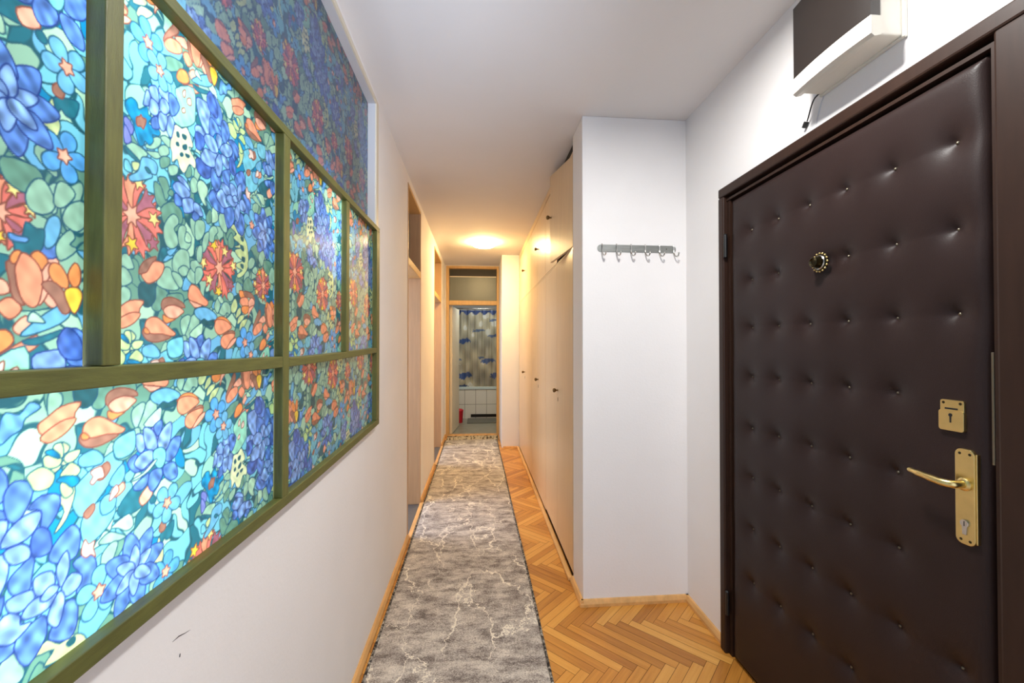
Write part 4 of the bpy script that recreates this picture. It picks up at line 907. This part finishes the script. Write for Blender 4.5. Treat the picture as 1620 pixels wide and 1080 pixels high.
# fuse box
fb = thing('fuse_box', 'white fuse box with smoked brown cover above the padded door', 'fuse box', (1.13, 1.14, 2.33))
obj('body', boxes([(1.055, 1.1295, 1.008, 1.272, 2.192, 2.478)]), M['white'], fb, bevel=.004)
obj('back_frame', box(1.118, 1.1298, 1.003, 1.277, 2.187, 2.484), M['white'], fb, bevel=.002)
bm = bmesh.new(); rings = []
for i in range(17):
    y = 1.004+.272*i/16; bul = .009*(1-((i-8)/8)**2)
    rings.append([bm.verts.new(p) for p in ((1.0548, y, 2.188), (1.036-bul, y, 2.183), (1.026-bul, y, 2.190), (1.026-bul, y, 2.238), (1.0548, y, 2.238))])
for a, c in zip(rings, rings[1:]):
    for k in range(5): bm.faces.new((a[k], a[(k+1) % 5], c[(k+1) % 5], c[k]))
bm.faces.new(rings[0]); bm.faces.new(rings[-1][::-1]); obj('lower_lip', bm, M['white'], fb, smooth=True)
bm = bmesh.new(); rings = []
for i in range(17):
    y = 1.006+.268*i/16; bul = .006*(1-((i-8)/8)**2)
    rings.append([bm.verts.new(p) for p in ((1.0546, y, 2.2385), (1.027-bul, y, 2.2385), (1.027-bul, y, 2.470), (1.0546, y, 2.470))])
for a, c in zip(rings, rings[1:]):
    for k in range(4): bm.faces.new((a[k], a[(k+1) % 4], c[(k+1) % 4], c[k]))
bm.faces.new(rings[0]); bm.faces.new(rings[-1][::-1]); obj('cover', bm, M['smoked'], fb, smooth=True)
cb = obj('power_cable', tube(spline([(1.112, 1.268, 2.195), (1.108, 1.285, 2.186), (1.112, 1.303, 2.170), (1.117, 1.318, 2.152), (1.122, 1.332, 2.138)]), .0022, 8), M['black'], smooth=True)
tag(cb, 'thin black cable with a small plug hanging under the fuse box', 'cable')
bm = box(-.006, .006, -.0055, .0055, -.016, .004); bmesh.ops.transform(bm, matrix=Matrix.Translation((1.121, 1.336, 2.134)) @ Matrix.Rotation(math.radians(35), 4, 'X'), verts=bm.verts); obj('plug', bm, M['black'], cb, bevel=.0012)
tag(obj('wall_wire', tube(spline([(1.1275, 1.266, 2.193), (1.1278, 1.280, 2.170), (1.1278, 1.290, 2.145), (1.1278, 1.302, 2.115)]), .0016, 8), M['grey'], smooth=True), 'pale wire on the wall running from fuse box down to the door casing', 'wire')
# bathroom
tb = thing('bathtub', 'white tiled bathtub at the back of the bathroom', 'bathtub', (.3, 8.2, 0))
obj('tiled_front', box(-.6, 1.25, 7.90, 7.93, .004, .555), M['tile'], tb)
bm = bmesh.new()
loops = []
for (i_, z) in ((0, .556), (0, .60), (.06, .60), (.10, .42), (.16, .30)):
    loops.append([bm.verts.new(p) for p in ((-.6+i_, 7.885+i_, z), (1.25-i_, 7.885+i_, z), (1.25-i_, 8.58-i_, z), (-.6+i_, 8.58-i_, z))])
for a, c in zip(loops, loops[1:]):
    for k in range(4): bm.faces.new((a[k], a[(k+1) % 4], c[(k+1) % 4], c[k]))
bm.faces.new(loops[-1]); obj('basin', bm, M['tub'], tb, bevel=.006)
obj('toe_shade', box(-.13, .9, 7.894, 7.899, .03, .085), M['dark'], tb)  # thin dark slab on the tiles, painting the shade of a toe gap
# curtain
ncx, ncz = 150, 90; xs_ = np.linspace(-.40, .95, ncx); zs_ = np.linspace(.45, 2.06, ncz); Xg, Zg = np.meshgrid(xs_, zs_)
tt = (Zg-.45)/1.61
Yc = 8.02+(.012+.022*tt)*np.sin(Xg*44+.8*np.sin(Zg*2.2))+.008*np.sin(Xg*93+Zg)
rc = np.random.RandomState(8)
cc = np.zeros(Xg.shape+(3,)); cc[:] = (178, 170, 148)
mot = sum(np.sin(rc.uniform(-26, 26)*Xg+rc.uniform(-20, 20)*Zg+rc.rand()*6) for _ in range(8))/3
cc += (mot*30)[..., None]*np.array((1, .95, .75))
cc[mot > .8] = (222, 220, 210)
cc += (34*np.clip((Zg-1.55)/.45, 0, 1)*(.5+.5*np.sin(Xg*44+1.2)))[..., None]  # silver highlights painted into the colour along the folds near the top
for (fx, fz, a, b_, col) in ((-.25, 1.46, .11, .055, (66, 92, 156)), (.02, 1.66, .12, .03, (110, 126, 160)), (.3, 1.56, .10, .03, (96, 116, 160)), (-.24, .80, .13, .075, (58, 84, 150)), (.20, 1.08, .14, .05, (76, 98, 156)), (-.36, 1.10, .05, .03, (90, 110, 150)),
                             (.06, 1.14, .06, .03, (90, 110, 150)), (.34, .80, .10, .06, (70, 90, 150)), (.30, 1.86, .08, .03, (110, 124, 160)), (-.30, .60, .12, .03, (60, 82, 140)), (.6, 1.3, .14, .06, (66, 92, 156)), (.7, .8, .12, .06, (66, 92, 156)), (.66, 1.7, .12, .05, (80, 100, 156))):
    u, v = (Xg-fx)/a, (Zg-fz-.25*b_*np.sin((Xg-fx)/a*3))/b_
    m_ = (u*u+v*v*np.clip(1.2+.7*u, .5, 3) < 1+.3*np.sin(9*u+5*v)) & (v > -.75+.3*np.sin(6*u)); cc[m_] = (np.array(col)*.8+np.array((16, 18, 18)))*(1+.14*mot[m_][:, None])
band = (Zg > 1.985+.03*np.sin(Xg*38)) & (Zg < 2.05); cc[band] = (72, 92, 150)
cc = np.clip(cc/255, 0, 1); cc = np.where(cc <= .04045, cc/12.92, ((cc+.055)/1.055)**2.4)
bm = bmesh.new(); V = [[bm.verts.new((Xg[j, i], Yc[j, i], Zg[j, i])) for i in range(ncx)] for j in range(ncz)]
for j in range(ncz-1):
    for i in range(ncx-1): bm.faces.new((V[j][i], V[j][i+1], V[j+1][i+1], V[j+1][i]))
bm.verts.index_update(); cu = obj('shower_curtain', bm, M['curtain'], smooth=True)
ca = cu.data.color_attributes.new('print', 'FLOAT_COLOR', 'POINT'); ca.data.foreach_set('color', np.concatenate([cc.reshape(-1, 3), np.ones((ncx*ncz, 1))], 1).astype(np.float32).ravel())
so = cu.modifiers.new('thickness', 'SOLIDIFY'); so.thickness = .0015
tag(cu, 'silver beige shower curtain with blue sea animals hanging over the bathtub', 'shower curtain')
rd = obj('curtain_rod', tube([(-.65, 8.02, 2.085), (1.3, 8.02, 2.085)], .011, 12), M['chrome'], smooth=True); tag(rd, 'chrome rod across the bathroom carrying the shower curtain', 'curtain rod')
for k in range(13):
    x = -.37+k*.107; a = [Vector((x, 8.02+.017*math.cos(t), 2.079+.022*math.sin(t))) for t in [q_*2*math.pi/14 for q_ in range(15)]]; obj('ring', tube(a, .0022, 6, cap=False), M['white'], cu, smooth=True)
tag(obj('bath_mat', box(-.19, .9, 7.39, 7.86, .004, .018), M['bathmat'], bevel=.005), 'grey mat on the bathroom floor in front of the bathtub', 'mat')
bn = thing('waste_bin', 'red plastic bin on the bathroom floor beside the open door', 'bin', (-.33, 7.50, .004))
obj('body', lathe([(.056, 0), (.060, .006), (.072, .20), (.074, .205)], (-.33, 7.50, .004), 'Z', 32), M['redpl'], bn, smooth=True)
obj('lid', lathe([(.077, .206), (.077, .222), (.06, .238), (.03, .247), (.001, .249)], (-.33, 7.50, .004), 'Z', 32), M['redpl'], bn, smooth=True)
